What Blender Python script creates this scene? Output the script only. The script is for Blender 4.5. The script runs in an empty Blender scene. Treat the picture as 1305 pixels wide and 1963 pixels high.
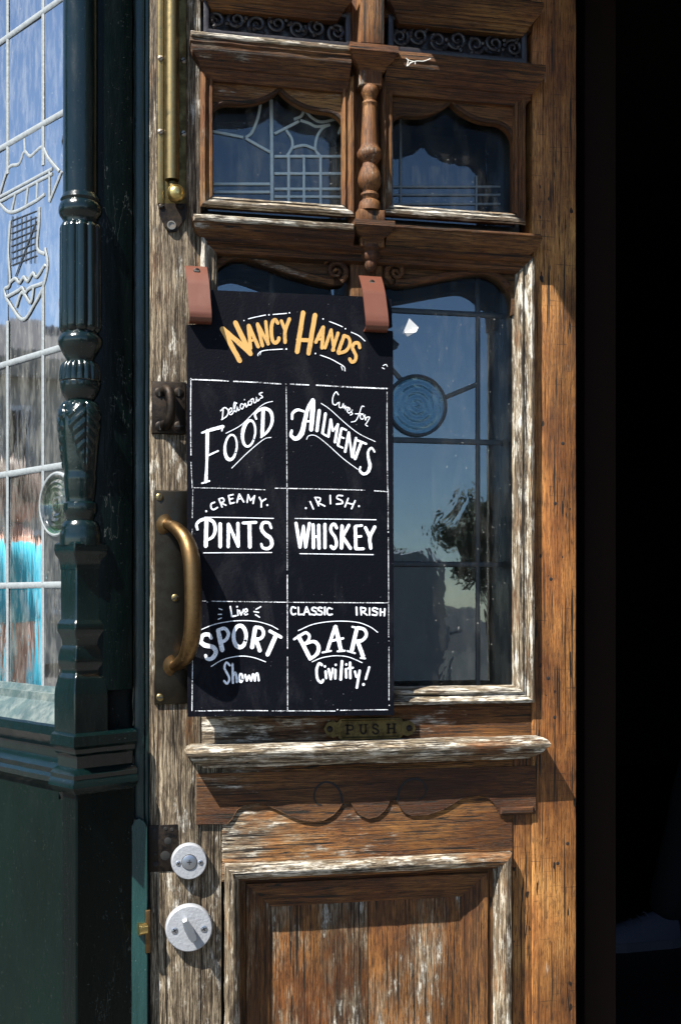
import bpy, bmesh, math, random
from mathutils import Vector, Matrix, noise
from mathutils.geometry import tessellate_polygon
random.seed(7)
R = math.radians
scene = bpy.context.scene
C = scene.collection

# ------------------------------------------------------------------ camera, sky, sun, exposure
F = 2200.0                      # focal length in photo pixels (photo 1305 x 1963)
PX0, HOR = 652.5, 1150.0        # principal column, horizon row
PSI = math.atan(0.20)           # yaw of the camera against the door
DIST, EYE = 1.606, 1.20
fwd = Vector((math.sin(PSI), math.cos(PSI), 0)); rgt = Vector((math.cos(PSI), -math.sin(PSI), 0)); up = Vector((0, 0, 1))
CAM = Vector((0, 0, EYE)) - fwd * DIST
cam = bpy.data.cameras.new('camera'); co = bpy.data.objects.new('camera', cam); C.objects.link(co)
co.location = CAM; co.rotation_euler = (R(90), 0, -PSI)
cam.sensor_fit = 'VERTICAL'; cam.sensor_height = 36; cam.sensor_width = 24
cam.lens = F / 1963 * 36; cam.shift_y = (HOR - 981.5) / 1963; cam.clip_start = 0.05; cam.clip_end = 2000
scene.camera = co

SUN = Vector((-1.45, -1.0, 2.35)).normalized()          # towards the sun
w = bpy.data.worlds.new('World'); scene.world = w; w.use_nodes = True
nt = w.node_tree; bg = nt.nodes['Background']
sky = nt.nodes.new('ShaderNodeTexSky'); sky.sky_type = 'NISHITA'; sky.sun_disc = False
sky.sun_elevation = math.asin(SUN.z); sky.sun_rotation = math.atan2(SUN.x, SUN.y)
sky.air_density = 0.8; sky.dust_density = 0.0; sky.altitude = 200
nt.links.new(sky.outputs[0], bg.inputs[0]); bg.inputs[1].default_value = 0.075
sl = bpy.data.lights.new('sun', 'SUN'); sl.energy = 5.0; sl.angle = R(0.5); sl.color = (1, 0.95, 0.87)
so = bpy.data.objects.new('sun', sl); C.objects.link(so); so.rotation_euler = SUN.to_track_quat('Z', 'Y').to_euler()
so.location = (-4, -3, 8)
scene.view_settings.view_transform = 'Standard'; scene.view_settings.look = 'None'
scene.view_settings.exposure = 1.6; scene.view_settings.gamma = 1.0; scene.view_settings.use_curve_mapping = False
scene.cycles.max_bounces = 8; scene.cycles.transparent_max_bounces = 16

# ------------------------------------------------------------------ measuring helpers
def ray(px, py): return fwd + rgt * ((px - PX0) / F) + up * ((HOR - py) / F)
def A(px, py, d=0.0):
    """photo measurement -> (x, z) on the plane d metres in front of the door face (door face is y = 0)"""
    r = ray(px, py); t = (-d - CAM.y) / r.y; p = CAM + r * t
    return (p.x, p.z)
def AX(px, d=0.0): return A(px, HOR, d)[0]
def AZ(px, py, d=0.0): return A(px, py, d)[1]
MM = 0.00073                     # metres per photo pixel on the door

WA = R(57.0)                     # bay window plan angle against the door
UW = Vector((math.cos(WA), -math.sin(WA), 0)); VW = Vector((math.sin(WA), math.cos(WA), 0)); NW = -VW
_q = A(147, HOR, 0.058); QC = Vector((_q[0], -0.058, 0))     # plan position of the bay's front corner
def W(px, py, o=0.0):
    """photo measurement -> (s, z): s metres left (negative) of the bay corner on the window plane pushed out by o"""
    r = ray(px, py); p0 = QC + NW * o; t = (p0 - CAM).dot(NW) / r.dot(NW); p = CAM + r * t
    return ((p - p0).dot(UW), p.z)
def WP(s, z, o=0.0):
    p = QC + UW * s + NW * o
    return Vector((p.x, p.y, z))

# ------------------------------------------------------------------ object helpers
def tag(o, label=None, cat=None, group=None, kind=None):
    if label: o['label'] = label
    if cat: o['category'] = cat
    if group: o['group'] = group
    if kind: o['kind'] = kind
    return o
def thing(name, label, cat, loc=(0, 0, 0), group=None):
    o = bpy.data.objects.new(name, None); C.objects.link(o); o.location = loc; o.empty_display_size = 0.1
    return tag(o, label, cat, group)
def put(name, verts, faces, mat, parent=None, smooth=35, keepn=False):
    me = bpy.data.meshes.new(name); me.from_pydata([tuple(v) for v in verts], [], faces); me.validate()
    if not keepn:
        bm = bmesh.new(); bm.from_mesh(me); bmesh.ops.recalc_face_normals(bm, faces=bm.faces); bm.to_mesh(me); bm.free()
    if smooth:
        for p in me.polygons: p.use_smooth = True
        me.set_sharp_from_angle(angle=R(smooth))
    me.materials.append(mat)
    return link(name, me, parent)
def link(name, me, parent=None):
    o = bpy.data.objects.new(name, me); C.objects.link(o)
    if parent:
        o.parent = parent
        if parent.type == 'EMPTY': o.matrix_parent_inverse = Matrix.Translation(-Vector(parent.location))
    return o
def jit(p, a, f=40.0):
    if not a: return Vector(p)
    p = Vector(p); return p + noise.noise_vector(p * f) * a + noise.noise_vector(p * f * 4) * a * 0.5
def loft(rows, closed=False):
    n = len(rows[0]); V = [p for r in rows for p in r]; Fc = []
    for i in range(len(rows) - 1):
        for j in range(n - (0 if closed else 1)):
            k = (j + 1) % n
            Fc.append((i*n+j, i*n+k, (i+1)*n+k, (i+1)*n+j))
    return V, Fc
def merge(*parts):
    V, Fc = [], []
    for v, f in parts:
        b = len(V); V += list(v); Fc += [tuple(i + b for i in q) for q in f]
    return V, Fc
def box(x0, x1, y0, y1, z0, z1, bev=0.0015, seg=0.03, wob=0.0003):
    """a board with chamfered front arrises and slightly uneven edges; y0 is the front"""
    if x1 < x0: x0, x1 = x1, x0
    if z1 < z0: z0, z1 = z1, z0
    rows = []
    b = min(bev, (x1-x0)/3, (z1-z0)/3)
    nx = max(1, min(30, int((x1-x0)/seg))); nz = max(1, min(40, int((z1-z0)/seg)))
    def ring(i, y):
        X0, X1, Z0, Z1 = x0+i, x1-i, z0+i, z1-i; P = []
        P += [(X0+(X1-X0)*k/nx, y, Z0) for k in range(nx)]; P += [(X1, y, Z0+(Z1-Z0)*k/nz) for k in range(nz)]
        P += [(X1-(X1-X0)*k/nx, y, Z1) for k in range(nx)]; P += [(X0, y, Z1-(Z1-Z0)*k/nz) for k in range(nz)]
        return [jit(p, wob) for p in P]
    rows = [ring(0, y1), ring(0, y0+b), ring(b*0.35, y0+b*0.35), ring(b, y0)]
    V, Fc = loft(rows, True); n = len(rows[0]); Fc.append(tuple(range(3*n, 4*n))); Fc.append(tuple(range(n-1, -1, -1)))
    return V, Fc
def cornice(x0, x1, ztop, prof, yb=0.0, wob=0.0006, seg=0.012, le=1, re=1):
    """profile [(drop, projection)] run along x with mitred returns at both ends; le/re = 0 leaves the end square"""
    n = max(2, int((x1-x0)/seg)); rows = []
    for dz, d in prof:
        a, b = x0 - d*le, x1 + d*re; z = ztop - dz
        row = [(a, yb, z)] + [(a+(b-a)*k/n, -d, z) for k in range(n+1)] + [(b, yb, z)]
        rows.append([jit(p, wob if 0 < k < len(row)-1 else 0) for k, p in enumerate(row)])
    V, Fc = loft(rows); m = len(rows[0])
    Fc.append(tuple(range(m))); Fc.append(tuple((len(rows)-1)*m + k for k in range(m-1, -1, -1)))
    return V, Fc
def frame_side(side, x0, z0, x1, z1, prof, wob=0.0005, seg=0.012):
    """one mitred side of a moulded frame; profile [(inset, projection)] from the outside in"""
    L = (x1-x0) if side in 'TB' else (z1-z0); n = max(2, int(L/seg)); rows = []
    for i, d in prof:
        if side == 'T': a, b = (x0+i, z1-i), (x1-i, z1-i)
        if side == 'B': a, b = (x0+i, z0+i), (x1-i, z0+i)
        if side == 'L': a, b = (x0+i, z0+i), (x0+i, z1-i)
        if side == 'R': a, b = (x1-i, z0+i), (x1-i, z1-i)
        rows.append([jit((a[0]+(b[0]-a[0])*k/n, -d, a[1]+(b[1]-a[1])*k/n), wob) for k in range(n+1)])
    return loft(rows)
def frame(names, x0, z0, x1, z1, prof, mv, mh, parent, sides='LRTB', wob=0.0005):
    for s in sides:
        V, Fc = frame_side(s, x0, z0, x1, z1, prof, wob); put(names, V, Fc, mv if s in 'LR' else mh, parent)
def plate(outer, holes, yf, yb, bev=0.0):
    """flat board from a 2-D outline with holes, front at yf, back at yb"""
    loops = [outer] + list(holes); flat = [p for l in loops for p in l]
    tris = tessellate_polygon([[Vector((x, z, 0)) for x, z in l] for l in loops])
    n = len(flat); V = [(x, yf, z) for x, z in flat] + [(x, yb, z) for x, z in flat]
    Fc = [tuple(t) for t in tris] + [tuple(i + n for i in reversed(t)) for t in tris]
    b = 0
    for l in loops:
        m = len(l)
        for k in range(m): Fc.append((b+k, b+(k+1) % m, n+b+(k+1) % m, n+b+k))
        b += m
    return V, Fc
def smoothline(pts, n=6, closed=False):
    P = [Vector(p) for p in pts]
    if len(P) < 3: return P
    out = []; m = len(P)
    for i in range(m if closed else m-1):
        p0 = P[(i-1) % m] if closed or i > 0 else P[0]*2-P[1]
        p1, p2 = P[i], P[(i+1) % m]
        p3 = P[(i+2) % m] if closed or i+2 < m else P[-1]*2-P[-2]
        for k in range(n):
            t = k/n; out.append(0.5*((2*p1)+(p2-p0)*t+(2*p0-5*p1+4*p2-p3)*t*t+(3*p1-p0-3*p2+p3)*t**3))
    if not closed: out.append(P[-1])
    return out
def tube(pts, rad, n=8, cap=True, flat=1.0, nrm=None):
    """round bar through 3-D points; rad a number or a list; flat squashes it along nrm"""
    P = [Vector(p) for p in pts]; m = len(P); rows = []
    if not isinstance(rad, (list, tuple)): rad = [rad]*m
    ref = Vector(nrm) if nrm else Vector((0, -1, 0))
    for i in range(m):
        t = (P[min(i+1, m-1)] - P[max(i-1, 0)]).normalized()
        a = ref - t*ref.dot(t)
        if a.length < 1e-3: a = Vector((0.3, 0.2, 1)); a -= t*a.dot(t)
        a.normalize(); b = t.cross(a); r = rad[i]
        rows.append([P[i] + a*(r*flat*math.cos(2*math.pi*k/n)) + b*(r*math.sin(2*math.pi*k/n)) for k in range(n)])
    V, Fc = loft(rows, True)
    if cap: Fc += [tuple(range(n-1, -1, -1)), tuple((m-1)*n + k for k in range(n))]
    return V, Fc
def lathe(prof, cx, cy, n=32, mod=None, axis='Z', cz=0.0):
    """prof [(r, h)]; axis Z turns about the vertical, axis Y about the door normal (h = projection)"""
    rows = []
    for i, (r, h) in enumerate(prof):
        row = []
        for k in range(n):
            a = 2*math.pi*k/n; rr = r*(mod(i, a, h) if mod else 1)
            if axis == 'Z': row.append(Vector((cx+rr*math.cos(a), cy+rr*math.sin(a), h)))
            else: row.append(Vector((cx+rr*math.cos(a), cy-h, cz+rr*math.sin(a))))
        rows.append(row)
    V, Fc = loft(rows, True); m = len(rows)
    Fc += [tuple(range(n-1, -1, -1)), tuple((m-1)*n + k for k in range(n))]
    return V, Fc
def ribbon(pts, width, y, proj=None, h=0.0004, n=5, rough=0.0):
    """brush stroke on the plane y: a flat strip with round ends; pts (x, z), width a number or list of widths"""
    P = smoothline([Vector((p[0], p[1], 0)) for p in pts], n) if len(pts) > 2 else [Vector((p[0], p[1], 0)) for p in pts]
    if len(P) == 2: P = [P[0].lerp(P[1], k/10) for k in range(11)]
    m = len(P); ws = width if isinstance(width, (list, tuple)) else [width, width]
    def wd(i):
        t = i/(m-1)*(len(ws)-1); k = min(int(t), len(ws)-2); return ws[k]+(ws[k+1]-ws[k])*(t-k)
    V, Fc = [], []; ring = []
    L, Rr = [], []
    for i in range(m):
        t = (P[min(i+1, m-1)] - P[max(i-1, 0)])
        if t.length < 1e-9: t = Vector((1, 0, 0))
        t.normalize(); q = Vector((-t.y, t.x, 0)); hw = wd(i)/2
        j1 = 1 + rough*noise.noise(P[i]*900); j2 = 1 + rough*noise.noise(P[i]*900+Vector((7, 3, 1)))
        L.append(P[i]+q*hw*j1); Rr.append(P[i]-q*hw*j2)
    def capp(c, frm, sgn):
        v = frm - c; out = []
        for k in range(1, 4):
            a = sgn*math.pi*k/4; out.append(c+Vector((v.x*math.cos(a)-v.y*math.sin(a), v.x*math.sin(a)+v.y*math.cos(a), 0))*0.85)
        return out
    c0 = capp(P[0], L[0], 1); c1 = capp(P[-1], Rr[-1], 1)
    V = [(p.x, y, p.y) for p in L] + [(p.x, y, p.y) for p in Rr]
    for i in range(m-1): Fc.append((i, i+1, m+i+1, m+i))
    b = len(V); V += [(p.x, y, p.y) for p in c0]; Fc.append((0, b, b+1, b+2, m))
    b = len(V); V += [(p.x, y, p.y) for p in c1]; Fc.append((2*m-1, b, b+1, b+2, m-1))
    nf = len(Fc); nv = len(V)
    return V, Fc
def dot(x, z, r, y):
    return [(x+r*math.cos(k*math.pi/5), y, z+r*math.sin(k*math.pi/5)) for k in range(10)], [tuple(range(10))]

# ------------------------------------------------------------------ materials
class NB:
    def __init__(s, name):
        s.m = bpy.data.materials.new(name); s.m.use_nodes = True; s.t = s.m.node_tree
        s.p = s.t.nodes['Principled BSDF']; s.out = s.t.nodes['Material Output']
    def n(s, typ, **kw):
        o = s.t.nodes.new('ShaderNode'+typ)
        for k, v in kw.items(): setattr(o, k, v)
        return o
    def l(s, a, b): s.t.links.new(a, b)
    def pos(s, scale):
        if not hasattr(s, '_p'):
            g = s.n('NewGeometry'); s._p = g.outputs['Position']
            if getattr(s, 'own', False):                       # every board cut from its own tree
                oi = s.n('ObjectInfo'); ml = s.n('VectorMath', operation='MULTIPLY'); cb = s.n('CombineXYZ'); ad = s.n('VectorMath', operation='ADD')
                for k in range(3): s.l(oi.outputs['Random'], cb.inputs[k])
                s.l(cb.outputs[0], ml.inputs[0]); ml.inputs[1].default_value = (5.3, 3.1, 7.7); s.l(g.outputs['Position'], ad.inputs[0]); s.l(ml.outputs[0], ad.inputs[1]); s._p = ad.outputs[0]
        m = s.n('Mapping'); m.inputs['Scale'].default_value = scale
        s.l(s._p, m.inputs['Vector']); return m.outputs[0]
    def noise(s, scale, detail=4, rough=0.6, vec=None, dist=0.0):
        o = s.n('TexNoise'); o.inputs['Scale'].default_value = 1.0; o.inputs['Detail'].default_value = detail
        o.inputs['Roughness'].default_value = rough; o.inputs['Distortion'].default_value = dist
        s.l(vec or s.pos(scale), o.inputs['Vector']); return o.outputs['Fac']
    def ramp(s, fac, stops, interp='LINEAR'):
        o = s.n('ValToRGB'); e = o.color_ramp.elements; o.color_ramp.interpolation = interp
        while len(e) < len(stops): e.new(0.5)
        for k, (p, c) in enumerate(stops):
            e[k].position = p; e[k].color = (c, c, c, 1) if isinstance(c, (int, float)) else (*c, 1)
        s.l(fac, o.inputs[0]); return o.outputs[0]
    def mix(s, fac, a, b, mode='MIX'):
        o = s.n('MixRGB', blend_type=mode)
        for k, v in enumerate((fac, a, b)):
            if hasattr(v, 'default_value') or hasattr(v, 'is_linked'): s.l(v, o.inputs[k])
            else: o.inputs[k].default_value = v if k == 0 else (*v, 1)
        return o.outputs[0]
    def math(s, op, a, b=0.0, clamp=False):
        o = s.n('Math', operation=op, use_clamp=clamp)
        for k, v in enumerate((a, b)):
            if isinstance(v, (int, float)): o.inputs[k].default_value = v
            else: s.l(v, o.inputs[k])
        return o.outputs[0]
    def bump(s, h, strength, dist):
        o = s.n('Bump'); o.inputs['Strength'].default_value = strength; o.inputs['Distance'].default_value = dist
        s.l(h, o.inputs['Height']); s.l(o.outputs[0], s.p.inputs['Normal']); return o
    def set(s, **kw):
        for k, v in kw.items():
            i = s.p.inputs[k.replace('_', ' ')]
            if hasattr(v, 'is_linked'): s.l(v, i)
            else: i.default_value = (*v, 1) if isinstance(v, tuple) and len(v) == 3 else v
        return s

def wood(name, axis, weather=0.0, tone=1.0, slope=0.0, pits=0.0, ridge=1.0, red_=0.5, flake=0.5, grime=0.6):
    """old oak: axis = grain direction; weather 0..1 = how much is bleached to grey; flake = pale flaking film left on it;
    grime = dark dirt in patches; slope = more bleaching towards the hinge side on the left"""
    b = NB(name); b.own = True
    def sc(c, g): return (g if axis == 'X' else c, c, g if axis == 'Z' else c)
    fib = b.noise(sc(600, 30), 6, 0.78)
    fine = b.noise(sc(800, 9), 3, 0.75)
    ring = b.noise(sc(15, 0.9), 3, 0.55, dist=0.25)
    rings = b.math('ADD', b.math('MULTIPLY', b.math('SINE', b.math('MULTIPLY', ring, 110.0)), 0.5), 0.5)
    patch = b.noise(sc(16, 5), 5, 0.65)
    dirt = b.noise(sc(13, 7), 6, 0.7)
    hue = b.noise((6, 6, 6), 3, 0.6)
    crack = b.noise(sc(300, 7), 3, 0.55)
    split = b.noise(sc(42, 0.8), 3, 0.6)
    blot = b.noise(sc(80, 26), 5, 0.7)
    pore = b.ramp(b.noise(sc(760, 55), 3, 0.7), [(0.38, 0.0), (0.47, 1.0)])
    t = tone
    g0 = b.math('ADD', b.math('ADD', b.math('MULTIPLY', fib, 0.60), b.math('MULTIPLY', fine, 0.345)), b.math('MULTIPLY', rings, 0.055))
    g = b.math('ADD', b.math('MULTIPLY', b.math('SUBTRACT', g0, 0.5), 1.75), 0.49)
    tonal = b.noise(sc(11, 3.2), 4, 0.6)
    gb = b.math('ADD', b.math('ADD', b.math('MULTIPLY', b.math('SUBTRACT', g0, 0.5), 0.85), b.math('MULTIPLY', b.math('SUBTRACT', tonal, 0.5), 0.75)), 0.5)
    brown = b.ramp(gb, [(0.24, (0.030*t, 0.011*t, 0.0035*t)), (0.42, (0.125*t, 0.049*t, 0.013*t)), (0.54, (0.25*t, 0.110*t, 0.029*t)), (0.74, (0.46*t, 0.24*t, 0.072*t))])
    lines = b.ramp(b.noise(sc(640, 7), 3, 0.75), [(0.36, 0.0), (0.47, 1.0)])
    red = b.ramp(hue, [(0.40, 0.0), (0.62, 1.0)])
    brown = b.mix(b.math('MULTIPLY', red, red_), brown, (0.60, 0.34, 0.24), 'MULTIPLY')
    grey = b.ramp(g, [(0.30, (0.012, 0.009, 0.006)), (0.43, (0.085, 0.064, 0.040)), (0.53, (0.235, 0.185, 0.12)), (0.70, (0.48, 0.405, 0.295))])
    m = b.math('ADD', b.math('ADD', patch, b.math('MULTIPLY', blot, 0.45)), b.math('MULTIPLY', fib, 0.35))
    if slope:
        gx = b.n('NewGeometry'); sx = b.n('SeparateXYZ'); b.l(gx.outputs['Position'], sx.inputs[0])
        m = b.math('ADD', m, b.math('MULTIPLY', sx.outputs['X'], -slope))
    mask = b.math('MULTIPLY', b.math('SUBTRACT', m, 1.16 - weather*0.62), 6.0, True)
    col = b.mix(mask, brown, grey)
    # dirt lies in patches and in the fibres
    gm = b.math('MULTIPLY', b.ramp(dirt, [(0.42, 0.0), (0.66, 1.0)]), grime)
    col = b.mix(gm, col, (0.26, 0.21, 0.17), 'MULTIPLY')
    # flakes of old film, pale, only where it is bleached
    fl = b.math('MULTIPLY', b.math('MULTIPLY', b.math('SUBTRACT', b.math('ADD', b.math('MULTIPLY', blot, 0.6), b.math('MULTIPLY', patch, 0.4)), 0.66-flake*0.16), 16.0, True), mask)
    fl = b.math('MULTIPLY', fl, b.ramp(fib, [(0.38, 0.0), (0.50, 1.0)]))
    col = b.mix(b.math('MULTIPLY', fl, 0.9), col, (0.66, 0.62, 0.53))
    col = b.mix(b.math('MULTIPLY', b.math('SUBTRACT', 1.0, pore), 0.75), col, (0.024, 0.014, 0.008))
    col = b.mix(b.math('MULTIPLY', b.math('SUBTRACT', 1.0, lines), 0.62), col, (0.022, 0.011, 0.006))
    ck = b.ramp(crack, [(0.335, 0.0), (0.40, 1.0)])
    sp = b.math('GREATER_THAN', b.math('ABSOLUTE', b.math('SUBTRACT', split, 0.46)), 0.0042)
    ck = b.math('MULTIPLY', ck, sp)
    col = b.mix(b.math('SUBTRACT', 1.0, ck), col, (0.010, 0.007, 0.004))
    if pits:
        pit = b.math('LESS_THAN', b.noise(sc(85, 48), 2, 0.45), 0.20+pits*0.5)
        col = b.mix(pit, col, (0.012, 0.007, 0.004))
        sca = b.noise((24, 24, 420), 2, 0.5, dist=0.25)
        col = b.mix(b.math('MULTIPLY', b.math('LESS_THAN', sca, 0.30), 0.6), col, (0.03, 0.016, 0.008))
    h = b.math('ADD', b.math('ADD', b.math('MULTIPLY', fib, 0.7), b.math('MULTIPLY', pore, 0.28)), b.math('MULTIPLY', b.math('ADD', ck, b.math('MULTIPLY', lines, 0.5)), 0.5))
    h = b.math('ADD', h, b.math('MULTIPLY', fine, 0.3)); h = b.math('ADD', h, b.math('MULTIPLY', fl, 0.25))
    b.bump(h, 0.8*ridge, 0.0016)
    b.set(Base_Color=col, Roughness=b.ramp(fib, [(0.3, 0.75), (0.7, 0.5)]), Specular_IOR_Level=0.3)
    return b.m

def paint(name, col, rough=0.22, lump=0.5, dust=0.0, spec=0.5, chips=0.0):
    """old gloss paint: many coats, runs, dust specks and chips"""
    b = NB(name)
    run = b.noise((55, 55, 9), 4, 0.6); fine = b.noise((420, 420, 260), 3, 0.6); big = b.noise((9, 9, 5), 3, 0.6)
    spk = b.noise((700, 700, 700), 1, 0.5); c2 = tuple(min(1, c*1.4) for c in col)
    colr = b.mix(b.ramp(big, [(0.35, 0.0), (0.65, 1.0)]), col, c2)
    colr = b.mix(b.math('MULTIPLY', b.math('GREATER_THAN', spk, 0.775), 0.5), colr, (0.30, 0.34, 0.32))
    dm = b.math('MULTIPLY', b.ramp(b.noise((40, 40, 40), 5, 0.7), [(0.45, 0.0), (0.72, 1.0)]), max(0.0, dust))
    colr = b.mix(dm, colr, (0.33, 0.34, 0.30))
    chip = b.math('MULTIPLY', b.math('LESS_THAN', b.math('ABSOLUTE', b.math('SUBTRACT', b.noise((34, 34, 9), 4, 0.65), 0.5)), 0.0035), b.math('GREATER_THAN', b.noise((14, 14, 6), 3, 0.6), 0.56))
    colr = b.mix(b.math('MULTIPLY', chip, chips), colr, (0.30, 0.34, 0.32))
    h = b.math('ADD', b.math('ADD', b.math('MULTIPLY', run, 1.0), b.math('MULTIPLY', fine, 0.16)), b.math('MULTIPLY', chip, -0.3*(chips > 0)))
    b.bump(h, lump, 0.0025)
    b.set(Base_Color=colr, Roughness=b.ramp(b.noise((60, 60, 20), 3, 0.6), [(0.3, rough*0.7), (0.7, rough*1.5+dust*0.4)]), Specular_IOR_Level=spec)
    return b.m

def metal(name, col, col2, rough=0.35, lump=0.3, sc=90):
    b = NB(name); n1 = b.noise((sc, sc, sc), 5, 0.65); n2 = b.noise((600, 600, 600), 2, 0.6)
    c = b.mix(b.ramp(n1, [(0.38, 0.0), (0.62, 1.0)]), col, col2)
    b.bump(b.math('ADD', n1, b.math('MULTIPLY', n2, 0.3)), lump, 0.0006)
    b.set(Base_Color=c, Metallic=1.0, Roughness=b.ramp(n1, [(0.3, rough*0.8), (0.7, min(1, rough*1.5))])); return b.m

def plain(name, col, rough=0.7, lump=0.0, sc=200.0, var=0.25, spec=0.5):
    b = NB(name); n1 = b.noise((sc, sc, sc), 4, 0.6); c2 = tuple(c*(1-var) for c in col)
    b.set(Base_Color=b.mix(n1, col, c2), Roughness=rough, Specular_IOR_Level=spec)
    if lump: b.bump(n1, lump, 0.002)
    return b.m

def glass(name, tint=(0.75, 0.85, 0.85), ior=1.9, wave=0.15, sc=(40, 40, 14), rough=0.015, dirt=0.03, dist=0.004, gcol=(0.80, 0.92, 1.0)):
    """window glass: sees through to the room behind, mirrors the street; hand-made, so the mirror image is wavy"""
    b = NB(name); t = b.t; t.nodes.remove(b.p)
    h = b.noise(sc, 3, 0.5, dist=0.6); bp = b.n('Bump'); bp.inputs['Strength'].default_value = wave; bp.inputs['Distance'].default_value = dist
    b.l(h, bp.inputs['Height'])
    gl = b.n('BsdfGlossy'); gl.inputs[0].default_value = (*gcol, 1); gl.inputs['Roughness'].default_value = rough; b.l(bp.outputs[0], gl.inputs['Normal'])
    tr = b.n('BsdfTransparent'); tr.inputs[0].default_value = (*tint, 1)
    df = b.n('BsdfDiffuse'); df.inputs[0].default_value = (0.55, 0.55, 0.5, 1)
    fr = b.n('Fresnel'); fr.inputs['IOR'].default_value = ior; b.l(bp.outputs[0], fr.inputs['Normal'])
    m1 = b.n('MixShader'); b.l(fr.outputs[0], m1.inputs[0]); b.l(tr.outputs[0], m1.inputs[1]); b.l(gl.outputs[0], m1.inputs[2])
    m2 = b.n('MixShader'); b.l(m1.outputs[0], m2.inputs[1]); b.l(df.outputs[0], m2.inputs[2])
    dn = b.ramp(b.noise((70, 70, 18), 5, 0.7), [(0.45, dirt*0.2), (0.75, dirt*3)])
    spk = b.math('MULTIPLY', b.math('GREATER_THAN', b.noise((240, 240, 240), 1, 0.5), 0.76), 0.25)
    b.l(b.math('ADD', dn, spk, True), m2.inputs[0]); b.l(m2.outputs[0], b.out.inputs[0])
    return b.m

M = {}
M['stile_l'] = wood('weathered_oak_upright', 'Z', 0.88, 0.9, 0.0, ridge=1.3, flake=0.7, grime=0.65)
M['stile_r'] = wood('golden_oak_upright', 'Z', 0.10, 1.42, 0.0, pits=0.19, ridge=0.7, red_=0.45, grime=0.85)
M['oak_z'] = wood('brown_oak_upright', 'Z', 0.26, 0.72, 0.55, red_=0.65)
M['oak_x'] = wood('brown_oak_level', 'X', 0.16, 0.64, 0.50, red_=0.65)
M['rail_x'] = wood('worn_oak_level', 'X', 0.42, 1.0, 0.80, ridge=1.2, flake=0.75, grime=0.65)
M['ledge_x'] = wood('bleached_oak_level', 'X', 0.80, 0.9, 0.30, ridge=1.1, flake=1.05, grime=0.40)
M['ledge_z'] = wood('bleached_oak_upright', 'Z', 0.80, 0.9, 0.10, ridge=1.1, flake=0.95, grime=0.40)
M['field_z'] = wood('panel_oak_upright', 'Z', 0.44, 1.05, 0.20, ridge=1.3, flake=0.5, grime=0.7)
M['dark_x'] = wood('dark_oak_level', 'X', 0.05, 0.35)
M['carved'] = plain('shaded_carved_oak', (0.020, 0.017, 0.019), 0.42, 0.3, 160)  # near-black colour carries the shade the recessed panels lie in
M['turned'] = wood('turned_oak', 'Z', 0.30, 0.68, 0.1, ridge=0.5, red_=0.7)
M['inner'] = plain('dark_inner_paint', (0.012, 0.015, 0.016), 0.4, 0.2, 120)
M['green'] = paint('dark_green_gloss', (0.0007, 0.0028, 0.0027), 0.30, spec=0.12, chips=0.10)
M['green_col'] = paint('blue_green_gloss', (0.0012, 0.0056, 0.0056), 0.17, 0.35, -0.008)
M['green_strip'] = paint('green_frame_paint', (0.0045, 0.020, 0.0185), 0.3, 0.4)
M['green_panel'] = paint('green_panel_paint', (0.0007, 0.0042, 0.0033), 0.5, 0.10, -0.012, 0.12)
M['green_dust'] = paint('dusty_green_paint', (0.03, 0.05, 0.05), 0.4, 0.6, 0.3)
M['brass'] = metal('aged_brass', (0.25, 0.19, 0.085), (0.15, 0.115, 0.055), 0.34)
M['brass_knob'] = metal('bright_brass', (0.55, 0.42, 0.16), (0.40, 0.30, 0.12), 0.3)
M['brass_dull'] = metal('dull_brass', (0.13, 0.10, 0.042), (0.065, 0.05, 0.023), 0.45, 0.5)
M['bronze'] = metal('bronze_plate', (0.042, 0.036, 0.027), (0.022, 0.019, 0.015), 0.36, 0.25, 60)
M['grip'] = metal('worn_bronze_grip', (0.16, 0.10, 0.045), (0.10, 0.062, 0.028), 0.40, 0.2, 140)
M['iron'] = metal('black_iron', (0.020, 0.018, 0.017), (0.036, 0.028, 0.022), 0.5, 0.6, 120)
M['chrome'] = plain('silver_lock_paint', (0.30, 0.315, 0.34), 0.42, 0.35, 260, 0.35)
M['chrome2'] = metal('satin_chrome', (0.40, 0.42, 0.46), (0.32, 0.34, 0.37), 0.35, 0.2)
M['screw'] = metal('screw_steel', (0.30, 0.27, 0.22), (0.18, 0.15, 0.12), 0.4)
M['black'] = plain('slot_black', (0.004, 0.004, 0.004), 0.8)
M['lead'] = plain('lead_came', (0.24, 0.265, 0.275), 0.5, 0.5, 150, 0.5)
M['lead_lit'] = plain('lit_lead_came', (0.74, 0.80, 0.76), 0.5, 0.5, 150, 0.4)  # lead copy; light on the upper left cames is put into its colour
M['lead_dark'] = plain('dark_lead_came', (0.02, 0.025, 0.03), 0.45, 0.4, 150, 0.4)
M['win'] = glass('leaded_window_glass', (0.55, 0.62, 0.60), 9.0, 0.026, (60, 60, 13), 0.03, 0.06, gcol=(0.96, 0.98, 1.0))
M['clear'] = glass('front_door_glass', (0.93, 0.96, 0.97), 1.2, 0.03, (6, 6, 6), 0.01, 0.012)
M['leadglass'] = glass('leaded_door_glass', (0.55, 0.68, 0.66), 2.35, 0.07, (20, 20, 12), 0.015, 0.012, 0.003)
M['lightglass'] = glass('leaded_light_glass', (0.5, 0.6, 0.56), 1.9, 0.14, (38, 38, 20), 0.02, 0.012, 0.003)
M['lightglass_l'] = glass('lit_haze_light_glass', (0.5, 0.62, 0.56), 1.8, 0.14, (38, 38, 20), 0.02, 0.07, 0.003)  # more dirt on this pane alone, standing in for its lit haze
M['roundel'] = glass('green_bullseye_glass', (0.30, 0.55, 0.32), 1.8, 0.1, (30, 30, 30), 0.03, 0.10)
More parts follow.
